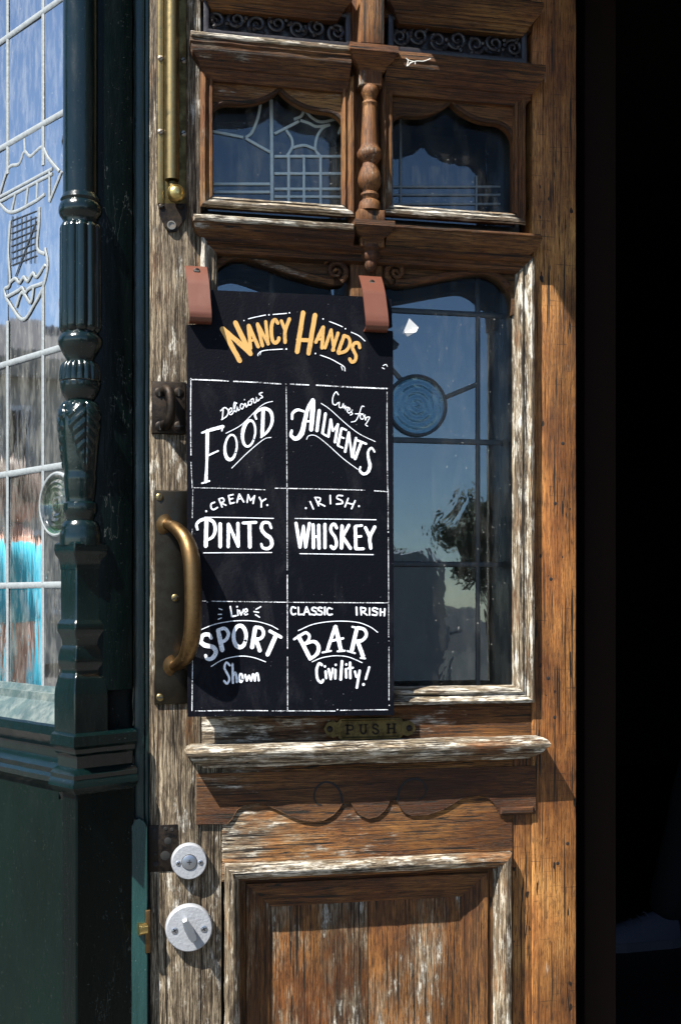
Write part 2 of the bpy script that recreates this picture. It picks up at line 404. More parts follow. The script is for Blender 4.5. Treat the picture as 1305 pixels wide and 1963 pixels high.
M['roundel_b'] = glass('blue_bullseye_glass', (0.4, 0.6, 0.66), 1.7, 0.1, (30, 30, 30), 0.02, 0.02)
def boardmat():
    b = NB('chalkboard'); sm = b.ramp(b.noise((22, 22, 9), 5, 0.7, dist=0.5), [(0.52, 0.0), (0.80, 1.0)]); gr = b.noise((420, 420, 420), 3, 0.7); spk = b.math('GREATER_THAN', b.noise((330, 330, 330), 1, 0.5), 0.77)
    c = b.mix(b.math('MULTIPLY', b.math('MULTIPLY', sm, gr), 0.05), (0.0013, 0.0017, 0.0042), (0.45, 0.47, 0.52))
    c = b.mix(b.math('MULTIPLY', spk, 0.16), c, (0.5, 0.52, 0.56)); b.bump(gr, 0.35, 0.0015)
    b.set(Base_Color=c, Roughness=0.58, Specular_IOR_Level=0.09); return b.m
M['board'] = boardmat()
def chalk(name, col, thr, soft):
    b = NB(name); n1 = b.noise((520, 520, 520), 4, 0.75); n2 = b.noise((60, 60, 60), 2, 0.5)
    k = b.ramp(b.math('ADD', b.math('MULTIPLY', n1, 0.7), b.math('MULTIPLY', n2, 0.3)), [(thr, 0.0), (thr+soft, 1.0)])
    b.set(Base_Color=b.mix(k, (0.012, 0.013, 0.018), col), Roughness=0.8); b.bump(n1, 0.2, 0.0006); return b.m
M['chalk'] = chalk('white_chalk', (0.80, 0.82, 0.86), 0.44, 0.10)
M['white'] = chalk('white_lettering_paint', (0.80, 0.84, 0.90), 0.30, 0.20)
M['gold'] = chalk('gold_lettering_paint', (0.50, 0.29, 0.085), 0.28, 0.18)
M['leather'] = plain('tan_leather', (0.105, 0.029, 0.013), 0.5, 0.14, 800, 0.25)
M['leather_edge'] = plain('leather_edge', (0.10, 0.03, 0.018), 0.7)
M['paper'] = plain('white_paper', (0.75, 0.77, 0.78), 0.8)
M['web'] = plain('cobweb', (0.7, 0.68, 0.62), 0.9)

# ================================================================== SETTING: ground, room behind the door, building shell
def slab(name, x0, x1, y0, y1, z0, z1, mat, parent=None):
    V = [(x, y, z) for z in (z0, z1) for x, y in ((x0, y0), (x1, y0), (x1, y1), (x0, y1))]
    return put(name, V, [(0,1,2,3), (4,5,6,7), (0,1,5,4), (1,2,6,5), (2,3,7,6), (3,0,4,7)], mat, parent, 0)
def structure(o): o['kind'] = 'structure'; return o
M['asphalt'] = plain('asphalt', (0.055, 0.055, 0.057), 0.85, 0.4, 60)
M['paving'] = plain('pavement_stone', (0.09, 0.088, 0.082), 0.8, 0.2, 12)
M['kerb'] = plain('granite_kerb', (0.30, 0.30, 0.29), 0.7)
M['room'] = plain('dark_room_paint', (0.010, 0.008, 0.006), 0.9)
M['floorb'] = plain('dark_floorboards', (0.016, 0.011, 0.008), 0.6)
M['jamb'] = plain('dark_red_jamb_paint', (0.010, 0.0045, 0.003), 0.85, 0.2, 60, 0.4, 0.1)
structure(slab('road', -150, 150, -150, 150, -0.3, -0.13, M['asphalt']))
structure(slab('pavement', -9, 9, -3.2, 6, -0.29, 0.0, M['paving']))
structure(slab('far_pavement', -60, 60, -22, -11, -0.29, 0.0, M['paving']))
structure(slab('doorstep', AX(250), 1.25, -0.28, 0.3, -0.02, 0.16, M['kerb']))
FL = 0.18
def prism(name, pts, z0, z1, mat):
    n = len(pts); V = [(x, y, z0) for x, y in pts] + [(x, y, z1) for x, y in pts]
    return put(name, V, [tuple(range(n)), tuple(range(2*n-1, n-1, -1))] + [(i, (i+1) % n, n+(i+1) % n, n+i) for i in range(n)], mat, None, 0)
rm = [QC + VW*0.30 - UW*0.12, QC + VW*0.30 - UW*5.8]; rmp = [(AX(262), 0.055), (3.6, 0.055), (3.6, 5.0), (rm[1].x, 5.0), (rm[0].x, rm[0].y)]
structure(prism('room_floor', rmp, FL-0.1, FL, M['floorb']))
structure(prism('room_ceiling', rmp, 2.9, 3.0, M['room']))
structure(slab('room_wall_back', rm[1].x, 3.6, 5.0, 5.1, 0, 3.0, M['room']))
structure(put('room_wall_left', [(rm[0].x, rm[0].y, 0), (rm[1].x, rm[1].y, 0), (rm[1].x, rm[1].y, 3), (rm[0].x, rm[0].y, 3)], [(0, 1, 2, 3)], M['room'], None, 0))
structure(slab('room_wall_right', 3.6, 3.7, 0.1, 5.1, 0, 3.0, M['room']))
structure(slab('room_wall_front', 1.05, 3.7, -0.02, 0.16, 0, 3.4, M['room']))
structure(slab('room_wall_above', AX(235), 3.7, 0.012, 0.14, 2.28, 7.0, M['green']))
# unseen hood, placed from the shadow edge so that it shades the door's upper right
hood = thing('shading_hood', 'unseen dark green boxed hood placed over the doorway to shade the upper right of the door', 'hood', (0.4, 0, 1.9))
hz = AZ(700, -200)
put('soffit', *box(AX(632), 1.6, -0.262, 0.0, hz, hz+0.05, 0.004), M['green'], hood)
put('crown', *box(AX(614), 1.65, -0.285, 0.0, hz+0.05, hz+0.09, 0.004), M['green'], hood)

# ================================================================== BAY WINDOW (green joinery at the left)
bay = thing('bay_window', 'dark green painted bay window corner with turned column and leaded glass', 'window', (QC.x, QC.y, 0))
def bayrow(pts): return [WP(*p) for p in pts]
def sweep_bay(prof, s0, s1, nseg=24, wob=0.0004):
    """moulding along the window face; prof [(o, z)]"""
    rows = []
    for o, z in prof: rows.append([jit(WP(s0+(s1-s0)*k/nseg, z, o), wob) for k in range(nseg+1)])
    return loft(rows)
def sweep_corner(prof, L1, L2, wob=0.0004):
    """moulding along the window face, mitred round the corner and back along the return"""
    rows = []
    for o, z in prof:
        a = QC - UW*L1 + NW*o; c = QC + NW*o + UW*o; b = QC + VW*L2 + UW*o; a0 = QC - UW*L1 - NW*0.004
        row = [a0] + [a.lerp(c, k/8) for k in range(8)] + [c.lerp(b, k/10) for k in range(11)]
        rows.append([jit((p.x, p.y, z), wob) for p in row])
    return loft(rows)
def wz(py, o=0.0, px=60): return W(px, py, o)[1]
GO = -0.045                                         # the glass lies this far behind the corner face
SL = -0.62                                          # left end of the bay, outside the picture
# lower wall: panel on the window side, blank return on the door side
put('lower_panel', *loft([bayrow([(SL, wz(1500), -0.014), (-0.012, wz(1500), -0.014)]), bayrow([(SL, 0, -0.014), (-0.012, 0, -0.014)])]), M['green_panel'], bay)
rt = (AX(256, 0.0) - QC.x) / VW.x
def retp(t, z, o): p = QC + VW*t + UW*o; return Vector((p.x, p.y, z))
V, Fc = loft([[WP(-0.034, z, 0.0), WP(-0.002, z, 0.0), WP(0.0, z, -0.002)] + [jit(retp(0.004 + (rt-0.004)*k/6, z, 0), 0.0006, 12) for k in range(7)] for z in [wz(1500)*(1-k/30) for k in range(31)]])
put('corner_post', V, Fc, M['green'], bay)
# sill and string mouldings under the glass
sill = [(GO-0.01, wz(1306, GO)), (GO+0.002, wz(1312, GO)), (GO+0.006, wz(1322, GO)), (GO+0.014, wz(1326, -0.03)), (GO+0.016, wz(1340, -0.03)), (-0.022, wz(1350, -0.02)), (-0.012, wz(1366, -0.01)), (-0.006, wz(1384))]
put('sill', *sweep_bay(sill, SL, -0.008), M['green_dust'], bay)
str1 = [(-0.006, wz(1384)), (-0.003, wz(1388)), (-0.002, wz(1404)), (-0.007, wz(1414)), (-0.009, wz(1420)), (-0.016, wz(1430)), (-0.018, wz(1450)), (-0.008, wz(1458)), (-0.004, wz(1466)), (-0.006, wz(1476)), (-0.002, wz(1482)), (-0.003, wz(1492)), (-0.012, wz(1502)), (-0.016, wz(1508))]
put('string_moulding', *sweep_bay(str1, SL, -0.008), M['green_col'], bay)
led = [(-0.01, wz(1392)), (0.004, wz(1394)), (0.008, wz(1398)), (0.009, wz(1416)), (0.004, wz(1422)), (0.003, wz(1430)), (-0.002, wz(1436)), (-0.003, wz(1458)), (0.004, wz(1462)), (0.009, wz(1468)), (0.008, wz(1476)), (0.010, wz(1480)), (0.012, wz(1490)), (0.004, wz(1502)), (-0.004, wz(1508)), (-0.006, wz(1522))]
put('corner_ledge', *sweep_corner(led, 0.050, rt), M['green_col'], bay)
# boards behind the column and beside the door
zt = 2.36
put('back_board', *box(AX(186, -0.02), AX(260, -0.02), 0.016, 0.05, wz(1450), zt, 0.001, wob=0.0006), M['green'], bay)
put('edge_fillet', *box(AX(193, -0.006), AX(207, -0.006), 0.006, 0.016, wz(1330), zt, 0.002, wob=0.0006), M['green'], bay)
put('window_stile', *loft([[WP(-0.035, z, GO+0.012), WP(-0.012, z, GO+0.012), WP(-0.004, z, GO), WP(0.0, z, GO-0.04)] for z in (wz(1318), zt)]), M['green'], bay)

# turned column
ax = QC + VW*0.026 - UW*0.026
caxis = A(156, 1150, -ax.y); cx, cy = caxis[0], ax.y
dep = (Vector((cx, cy, EYE)) - CAM).dot(fwd); KS = dep/F
def cz_(py): return EYE + (HOR-py)*KS
def cr(px): return px*KS
P = lambda lst: [(cr(r), cz_(y)) for r, y in lst]
put('shaft', *lathe(P([(34, -420), (34, 372)]+[(34, 378)]), cx, cy, 40), M['green_col'], bay)
put('collar', *lathe(P([(33, 374), (36, 380), (39, 386), (37, 391), (40, 395), (42, 402), (42, 410), (40, 416), (36, 421), (34, 426), (34, 434)]), cx, cy, 40), M['green_col'], bay)
def reed(i, a, h): return 1 - 0.13*(1-abs(math.sin(a*5.5+0.4)))**1.5
def flat_prof(r0, y0, r1, y1, n, e=0):
    return [(r0+(r1-r0)*k/n, y0+(y1-y0)*k/n) for k in range(n+1)]
put('reeded_drum', *lathe(P([(30, 428), (38, 434), (40, 440)]+flat_prof(40, 440, 41, 628, 6)+[(40, 634), (36, 640), (30, 644)]), cx, cy, 132, reed), M['green_col'], bay)
put('ring', *lathe(P([(33, 636), (37, 644), (42, 650), (43, 656), (42, 664), (38, 672), (34, 680), (28, 690), (28, 698)]), cx, cy, 40), M['green_col'], bay)
def gad(i, a, h):
    t = max(0, math.sin(math.pi*min(1, max(0, (cz_(694)-h)/(cz_(694)-cz_(736)))))) ; return 1 - 0.10*t*(1-abs(math.sin(a*9)))**1.2
knob = [(26, 694), (34, 697), (39, 704), (41, 715), (41.5, 726), (41, 732), (39, 734), (40, 736), (39, 745), (36, 755), (31, 764), (27, 770), (25, 774)]
put('gadrooned_knob', *lathe(P(knob), cx, cy, 126, gad), M['green_col'], bay)
def acan(i, a, h):
    t = (cz_(768)-h)/(cz_(768)-cz_(910))
    if t < 0.03 or t > 1: return 1
    k = 3; ph = ((a+2.36)*k/(2*math.pi)) % 1.0 - 0.5        # distance from a leaf's mid rib
    wdt = 0.47*(1-t**1.6)*(1+0.10*math.sin(t*38))
    if abs(ph) > wdt: return 0.93
    rib = 0.05*math.exp(-(ph/0.02)**2); vein = 0.03*math.sin(t*46-abs(ph)*26)
    return 1.03 - rib + vein - 0.05*(abs(ph)/max(wdt, .01))**4
vase = [(24, 768), (32, 772), (38, 780), (42, 794), (43, 808), (42, 826), (40, 846), (38, 866), (36, 890), (33, 915), (31, 940), (29, 957), (29, 966)]
vv = []
for k in range(len(vase)-1):
    for q in range(4): t = q/4; vv.append((vase[k][0]+(vase[k+1][0]-vase[k][0])*t, vase[k][1]+(vase[k+1][1]-vase[k][1])*t))
put('acanthus_vase', *lathe(P(vv+[vase[-1]]), cx, cy, 150, acan), M['green_col'], bay)
put('ring', *lathe(P([(28, 962), (33, 966), (34, 974), (33, 982), (30, 990), (27, 996), (27, 1002)]), cx, cy, 40), M['green_col'], bay)
put('base', *lathe(P([(26, 998), (32, 1000), (36, 1006), (38, 1013), (37.5, 1017), (40, 1022), (40.5, 1034), (40, 1046)]), cx, cy, 40), M['green_col'], bay)
# square pedestal, sides along the window and the return
def sq(prof, n=6):
    rows = []
    for hw, y in prof:
        h = hw*KS; z = cz_(y); c = Vector((cx, cy, 0)); ch = 0.0014; cs = []
        for su, sn, first in ((-1, 1, 0), (1, 1, 1), (1, -1, 0), (-1, -1, 1)):
            pa = c+UW*su*(h-ch)+NW*sn*h; pb_ = c+UW*su*h+NW*sn*(h-ch); cs += [pa, pb_] if first else [pb_, pa]
        row = []
        for k in range(8): row += [cs[k].lerp(cs[(k+1) % 8], t/n) for t in range(n)] if k % 2 else [cs[k]]
        rows.append([jit((p.x, p.y, z), 0.0003) for p in row])
    V, Fc = loft(rows, True); m = len(rows[0]); Fc += [tuple(range(m)), tuple((len(rows)-1)*m+k for k in range(m))]; return V, Fc
put('pedestal_cap', *sq([(33, 1040), (37, 1044), (37.5, 1054), (36, 1064), (31, 1072), (29, 1086), (29, 1092)]), M['green_col'], bay)
put('pedestal_die', *sq([(28, 1088), (28, 1186), (31, 1192), (33, 1197), (33, 1209), (30, 1216), (27, 1226), (26, 1240)]), M['green_col'], bay)
put('die_panel', *loft([[WP(s, z, o) for s, o in ((-0.031, -0.0065), (-0.028, -0.0085), (-0.0135, -0.0085), (-0.010, -0.0065))] for z in (cz_(1094), cz_(1182))]), M['green_dust'], bay)
put('pedestal_base', *sq([(26, 1236), (29, 1244), (31, 1256), (32, 1264), (31, 1274), (28, 1280), (27, 1288), (29, 1292), (32, 1296), (33, 1302), (33.5, 1306), (36, 1318), (37, 1330), (37, 1404)]), M['green_col'], bay)

# leaded glass: separate panes in lead cames, each set at its own slight tilt
cols = [-70, 16, 84, 140]; rws = [-190, 40, 252, 684, 902, 1122, 1316]
def wgz(py): return W(60, py, GO)[1]
def wgs(px): return W(px, 600, GO)[0]
for i in range(3):
    for j in range(6):
        s0, s1, z1, z0 = wgs(cols[i]), wgs(cols[i+1]), wgz(rws[j]), wgz(rws[j+1])
        ta, tb = random.uniform(-.006, .006), random.uniform(-.010, .010); V = []
        for s, z in ((s0, z0), (s1, z0), (s1, z1), (s0, z1)): V.append(WP(s, z, GO + ta*(s-(s0+s1)/2)*2 + tb*(z-(z0+z1)/2)*0.6))
        put('pane', V, [(0, 1, 2, 3)], M['win'], bay, 0, True)
def came(pts, r=0.0028, m='lead', name='lead_came', o=GO+0.001, par=None):
    Q = smoothline([Vector((s, z, 0)) for s, z in pts], 5)
    return put(name, *tube([WP(p.x, p.y, o) for p in Q], r, 8, True, 0.3, NW), M[m], par or bay)
for py in rws[:-1]: came([(SL, wgz(py)), (-0.026, wgz(py))], 0.0046)
for px in cols[1:3]:
    for a, b_ in ((-190, 310 if px < 50 else 330), (600 if px < 50 else 560, 1316)): came([(wgs(px), wgz(a)), (wgs(px), wgz(b_))], 0.0036)
def z1(zx, zy, oy=0): return W(zx/3.434, oy + zy/3.434, GO)
crest = [[(0, 1290), (60, 1110), (130, 1080), (165, 1000), (205, 1030), (280, 970), (320, 1040), (395, 1130)], [(0, 1300), (350, 1112)], [(0, 1330), (350, 1145)], [(410, 1130), (330, 1330)], [(165, 915), (168, 1000)],
         [(108, 1270), (80, 1400)], [(190, 1225), (175, 1350)], [(250, 1190), (246, 1330)], [(330, 1130), (330, 1330)], [(0, 1340), (80, 1400), (230, 1330), (300, 1280)]]
for c in crest: came([z1(*p) for p in c], 0.0026)
shield = [[(45, 660), (150, 800), (230, 700), (290, 580), (318, 440), (300, 330)], [(70, 555), (105, 530), (132, 558), (160, 520), (185, 548), (220, 495), (246, 520), (300, 440)],
          [(50, 650), (120, 612), (150, 592), (170, 622), (200, 592), (290, 560)], [(72, 150), (60, 350), (70, 560), (35, 600), (45, 660)], [(265, 60), (262, 170), (250, 330), (300, 370)], [(110, 720), (150, 620), (205, 690), (225, 590)]]
for c in shield: came([z1(x, y, 380) for x, y in c], 0.0028)
for k in range(6): came([z1(88+k*30, 120, 380), z1(88+k*30-4, 430, 380)], 0.0010, 'lead_dark')
for k in range(8): came([z1(80, 150+k*42, 380), z1(246, 85+k*42, 380)], 0.0010, 'lead_dark')
came([z1(245, 150, 380), z1(108, 515, 380)], 0.0016, 'lead_dark')
# spun roundel in the lower glass
rc = W(113, 967, GO); rr = 62*KS; rows = []
for k in range(19):
    q = k/18; rows.append([WP(rc[0]+rr*q*math.cos(a), rc[1]+rr*q*math.sin(a), GO+0.004+0.0022*math.cos(q*34)*(0.4+q*0.6)+0.003*math.exp(-(q/0.12)**2)) for a in [2*math.pi*j/36 for j in range(36)]])
put('roundel', *loft(rows[::-1], True), M['roundel'], bay, 60, True)
put('roundel_came', *tube([WP(rc[0]+rr*math.cos(a), rc[1]+rr*math.sin(a), GO+0.003) for a in [2*math.pi*j/36 for j in range(37)]], 0.003, 8, False), M['lead'], bay)
# wall of the house going on to the left and up beyond the picture
put('upper_fascia', *loft([[WP(SL, z, o), WP(0.0, z, o)] for z, o in ((2.34, GO), (2.34, 0.01), (2.38, 0.03), (2.5, 0.03), (2.6, 0.06))]), M['green'], bay)
M['render'] = plain('painted_render', (0.16, 0.15, 0.14), 0.85, 0.2, 3)
structure(put('upper_wall', *loft([[WP(-6.0, z, -0.03), WP(0.0, z, -0.03), retp(0.07, z, -0.03)] for z in (2.36, 7.0)]), M['render'], None, 0))
structure(put('side_wall', *loft([[WP(-6.0, z, -0.03), WP(SL, z, -0.03)] for z in (0.0, 2.4)]), M['render'], None, 0))

# ================================================================== DOOR FRAME between bay and door
dfr = thing('door_frame', 'narrow dark green painted door frame strip beside the oak door', 'door frame', (AX(270), 0.0, 0.16))
put('jamb', *box(AX(257, -0.004), AX(277, -0.004), 0.003, 0.06, 0.16, zt, 0.002, wob=0.0007), M['green_strip'], dfr)
put('jamb_bead', *box(AX(277, -0.004), AX(287.5, -0.004), 0.006, 0.06, 0.16, zt, 0.003, wob=0.0007), M['green_strip'], dfr)
zz_ = [wz(1390)+(zt-wz(1390))*k/120 for k in range(121)]
put('paint_bead', *tube([jit((AX(256.5, -0.004), 0.004, z), 0.0012, 60) for z in zz_], [0.0016+0.0009*abs(noise.noise(Vector((3, 1, z*70)))) for z in zz_], 8), M['green_col'], dfr)
zs = AZ(268, 1570, 0.014); xs0, xs1 = AX(252, 0.012), AX(282, 0.012)
M['green_slip'] = paint('brushed_green_paint', (0.008, 0.034, 0.033), 0.25, 0.8)
out = [(xs0, 0.17), (xs1, 0.17), (xs1, zs-0.012), (xs1-0.004, zs-0.004), ((xs0+xs1)/2, zs), (xs0+0.004, zs-0.003), (xs0, zs-0.012)]
put('slip_batten', *plate(out, [], -0.012, 0.002), M['green_slip'], dfr, 20)
kx, kz = A(284, 1785, 0.013)
keep = put('latch_keep', *box(kx-0.004, kx+0.003, -0.016, 0.0, AZ(284, 1826, .013), AZ(284, 1744, .013), 0.0008), M['grip'], dfr)
put('latch_bolt', *tube([(kx-0.002, -0.014, AZ(284, 1779, .013)), (kx-0.013, -0.017, AZ(284, 1779, .013))], [0.0075, 0.0085], 14), M['brass_knob'], keep)
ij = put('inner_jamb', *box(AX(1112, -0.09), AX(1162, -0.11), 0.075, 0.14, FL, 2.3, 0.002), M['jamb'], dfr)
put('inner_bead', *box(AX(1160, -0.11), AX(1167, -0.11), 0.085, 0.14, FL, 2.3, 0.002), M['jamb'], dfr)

# ================================================================== THE OAK DOOR
door = thing('pub_door', 'weathered carved oak pub door with leaded lights and lower panel', 'door', (AX(690), 0, 0.18))
DB = 0.045
ZT, ZB = AZ(650, -430), 0.185
XL, XR = AX(287.5), AX(1104)
def D(px, py, d=0.0): return A(px, py, d)
def opt(name, VF, mat, par=door, sm=35): return put(name, *VF, M[mat], par, sm, name.endswith('pane') or name == 'roundel')
# uprights and rails
xsl, xsr = AX(386), AX(1019)
opt('stile', box(XL, xsl, 0.0, DB, ZB, ZT, 0.0022, 0.02, 0.0006), 'stile_l')
opt('stile', box(xsr, XR, 0.0, DB, ZB, ZT, 0.0016, 0.02, 0.0004), 'stile_r')
zr1, zr2 = AZ(390, 1362), AZ(390, 1424)               # rail under the big light
opt('rail', box(xsl+.0004, xsr-.0004, 0.0015, DB, AZ(390, 1440), AZ(388, 1351), 0.0012, 0.02), 'rail_x')
opt('rail', box(AX(426), AX(982), -0.001, DB, AZ(430, 1690), AZ(430, 1470), 0.0012, 0.02), 'rail_x')
opt('stile', box(xsl+.0006, AX(426)-.0006, 0.001, DB, ZB, AZ(430, 1470), 0.001, 0.02), 'stile_l')
opt('stile', box(AX(982)+.0006, xsr-.0006, 0.001, DB, ZB, AZ(430, 1470), 0.001, 0.02), 'stile_r')
mxl, mxr = AX(672), AX(734)
opt('mullion', box(mxl, mxr, 0.004, DB, AZ(390, 1352), ZT, 0.002, 0.02), 'oak_z')

# ---- three cornices and the sill ledge (profiles from the top down)
def cprof(h, p, kind=0):
    base = [(0, 0.0), (0.0, p*0.97), (h*0.05, p), (h*0.20, p), (h*0.24, p*0.93), (h*0.30, p*0.92), (h*0.42, p*0.84), (h*0.54, p*0.66), (h*0.64, p*0.50), (h*0.72, p*0.44), (h*0.74, p*0.36), (h*0.84, p*0.34), (h*0.92, p*0.20), (h, p*0.14), (h, 0.0)]
    return base
ct = cprof(0.060, 0.026)
def cornice_px(x0, x1, py, pxr, h, p, mat, d=0.0):
    return opt('cornice', cornice(AX(x0), AX(x1), AZ(pxr, py), cprof(h, p), 0.01), mat)
def cor(pl, pr, py, pxr, h, p, mat, le=1, re=1):
    """cornice whose lip runs from photo column pl to pr"""
    x0 = AX(pl, p)+p*le; x1 = AX(pr, p)-p*re
    return opt('cornice', cornice(x0, x1, AZ(pxr, py, p), cprof(h, p), 0.01, le=le, re=re), mat)
cor(378, 680, -40, 500, 0.036, 0.024, 'oak_x'); cor(742, 1042, -14, 880, 0.040, 0.026, 'oak_x')
cor(365, 674, 67, 420, 0.052, 0.026, 'oak_x', 1, 0); cor(742, 1046, 108, 880, 0.052, 0.026, 'oak_x', 0, 1)
cor(370, 680, 416, 420, 0.036, 0.024, 'oak_x', 1, 0); cor(742, 1039, 441, 880, 0.036, 0.024, 'oak_x', 0, 1)
# bleached top fillets of the two left cornices
opt('cornice_fillet', box(AX(365, .028)+.001, AX(673, .028), -0.0285, -0.002, AZ(420, 73, .028), AZ(420, 63, .028), 0.0016, 0.010, 0.0008), 'ledge_x')
opt('cornice_fillet', box(AX(370, .027)+.001, AX(679, .027), -0.0268, -0.002, AZ(420, 424, .027), AZ(420, 412, .027), 0.0016, 0.010, 0.0008), 'ledge_x')
opt('cornice_fillet', box(AX(742, .027), AX(1037, .027), -0.0262, -0.002, AZ(880, 444, .027), AZ(880, 438, .027), 0.0012, 0.010, 0.0006), 'oak_x')
# mullion caps
def capblock(px0, px1, py, h, p, mat='oak_x'):
    x0, x1 = AX(px0, p), AX(px1, p); zt_ = AZ((px0+px1)/2, py, p)
    pr = [(0, 0.0), (0, p), (h*0.3, p), (h*0.36, p*0.94), (h*0.6, p*0.85), (h*0.8, p*0.62), (h, p*0.55), (h, 0.0)]
    return opt('mullion_cap', cornice(x0+p, x1-p, zt_, pr, 0.0, 0.0003), mat)
capblock(671, 764, 84, 0.030, 0.036); capblock(680, 757, 421, 0.026, 0.034)
opt('mullion_block', box(AX(690, .02), AX(737, .02), -0.020, 0.004, AZ(712, 84, .02), AZ(712, -120, .02), 0.002), 'oak_z')
opt('mullion_block', box(AX(689, .02), AX(733, .02), -0.020, 0.004, AZ(712, 164, .02), AZ(712, 112, .02), 0.002), 'oak_z')
opt('mullion_block', box(AX(686, .022), AX(738, .022), -0.024, 0.004, AZ(712, 424, .022), AZ(712, 402, .022), 0.002), 'oak_z')
opt('mullion_block', box(AX(691, .018), AX(737, .018), -0.018, 0.004, AZ(712, 472, .02), AZ(712, 450, .02), 0.0015), 'oak_z')
tx = AX(709, 0.014)
def tz(py): return AZ(709, py, 0.016)
colo = [(13, 163), (16, 168), (17, 174), (15, 180), (12, 186), (11, 192), (14, 194), (15, 198), (13, 202), (13.5, 206), (15, 230), (16.5, 262), (17, 276), (18, 281), (21, 286), (24, 292), (23.5, 298), (21, 303), (17, 308), (14, 313), (16, 320), (20, 330), (22.5, 340), (22.5, 348), (20, 356), (15, 362), (13, 367), (17, 370), (18, 374), (15, 378), (14, 382), (19, 386), (21, 392), (22, 398), (22, 404)]
opt('colonnette', lathe([(r*MM, tz(y)) for r, y in colo], tx, -0.012, 28), 'turned')
drop = [(20, 470), (21, 476), (16, 482), (18, 488), (17, 494), (12, 500), (13, 506), (10, 514), (5, 520)]
opt('drop_pendant', lathe([(r*MM, AZ(712, y, 0.012)) for r, y in drop], AX(712, .012), -0.006, 22), 'turned')

# ---- carved panels at the top
def spiral(c, r0, r1, turns, a0, sgn=1, n=26):
    return [(c[0]+(r0+(r1-r0)*k/n)*math.cos(a0+sgn*2*math.pi*turns*k/n), c[1]+(r0+(r1-r0)*k/n)*math.sin(a0+sgn*2*math.pi*turns*k/n)) for k in range(n+1)]
def carved_panel(x0, x1, z0, z1):
    opt('carved_ground', box(x0-.002, x1+.002, 0.016, DB, z0-.002, z1+.002, 0.001, 0.01, 0.001), 'carved')
    frame('panel_bead', x0, z0, x1, z1, [(-0.004, 0.0), (0.0, 0.001), (0.003, 0.0), (0.004, -0.006), (0.006, -0.016)], M['carved'], M['carved'], door)
    n = 7; hw = (x1-x0)/n; zc = (z0+z1)/2; hh = (z1-z0)/2*0.78
    for k in range(n):
        c = (x0+hw*(k+0.5), zc + (0.12 if k % 2 else -0.12)*hh); sg = 1 if k % 2 else -1
        pts = spiral(c, hh*0.82, hh*0.10, 1.6, random.uniform(0, 6.28), sg)
        m = len(pts); opt('carved_scroll', tube([(p[0], 0.010-0.004*math.sin(math.pi*q/m), p[1]) for q, p in enumerate(pts)], [0.0034*(1-0.45*q/m) for q in range(m)], 8), 'carved')
        for j in range(4):
            a = random.uniform(0, 6.28); r0 = hh*random.uniform(0.5, 1.0); lx, lz = c[0]+r0*math.cos(a), c[1]+r0*math.sin(a)
            lz = max(z0+0.006, min(z1-0.006, lz)); lx = max(x0+0.008, min(x1-0.008, lx)); b2 = a+random.uniform(-1, 1); L = 0.008
            pp = [(lx+L*(t-.5)*math.cos(b2), 0.0085-0.003*math.sin(math.pi*t), lz+L*(t-.5)*math.sin(b2)) for t in (0, .25, .5, .75, 1)]
            opt('carved_leaf', tube(pp, [0.0005, 0.0028, 0.0036, 0.0024, 0.0004], 6), 'carved')
zc0 = AZ(540, 66); zc1 = AZ(540, 8)
carved_panel(AX(396), AX(667), AZ(540, 73), AZ(540, 16))
carved_panel(AX(750), AX(1004), AZ(880, 104), AZ(880, 46))
opt('rail', box(xsl, mxl, 0.002, DB, AZ(540, 16), AZ(540, -60), 0.001), 'oak_x'); opt('rail', box(mxr, xsr, 0.002, DB, AZ(880, 46), AZ(880, -60), 0.001), 'oak_x')
opt('rail', box(xsl, mxl, 0.002, DB, AZ(540, 150), AZ(540, 73), 0.001), 'oak_x'); opt('rail', box(mxr, xsr, 0.002, DB, AZ(880, 180), AZ(880, 104), 0.001), 'oak_x')
opt('carved_ground', box(xsl, xsr, 0.02, DB, AZ(540, -60), ZT, 0.001), 'dark_x')

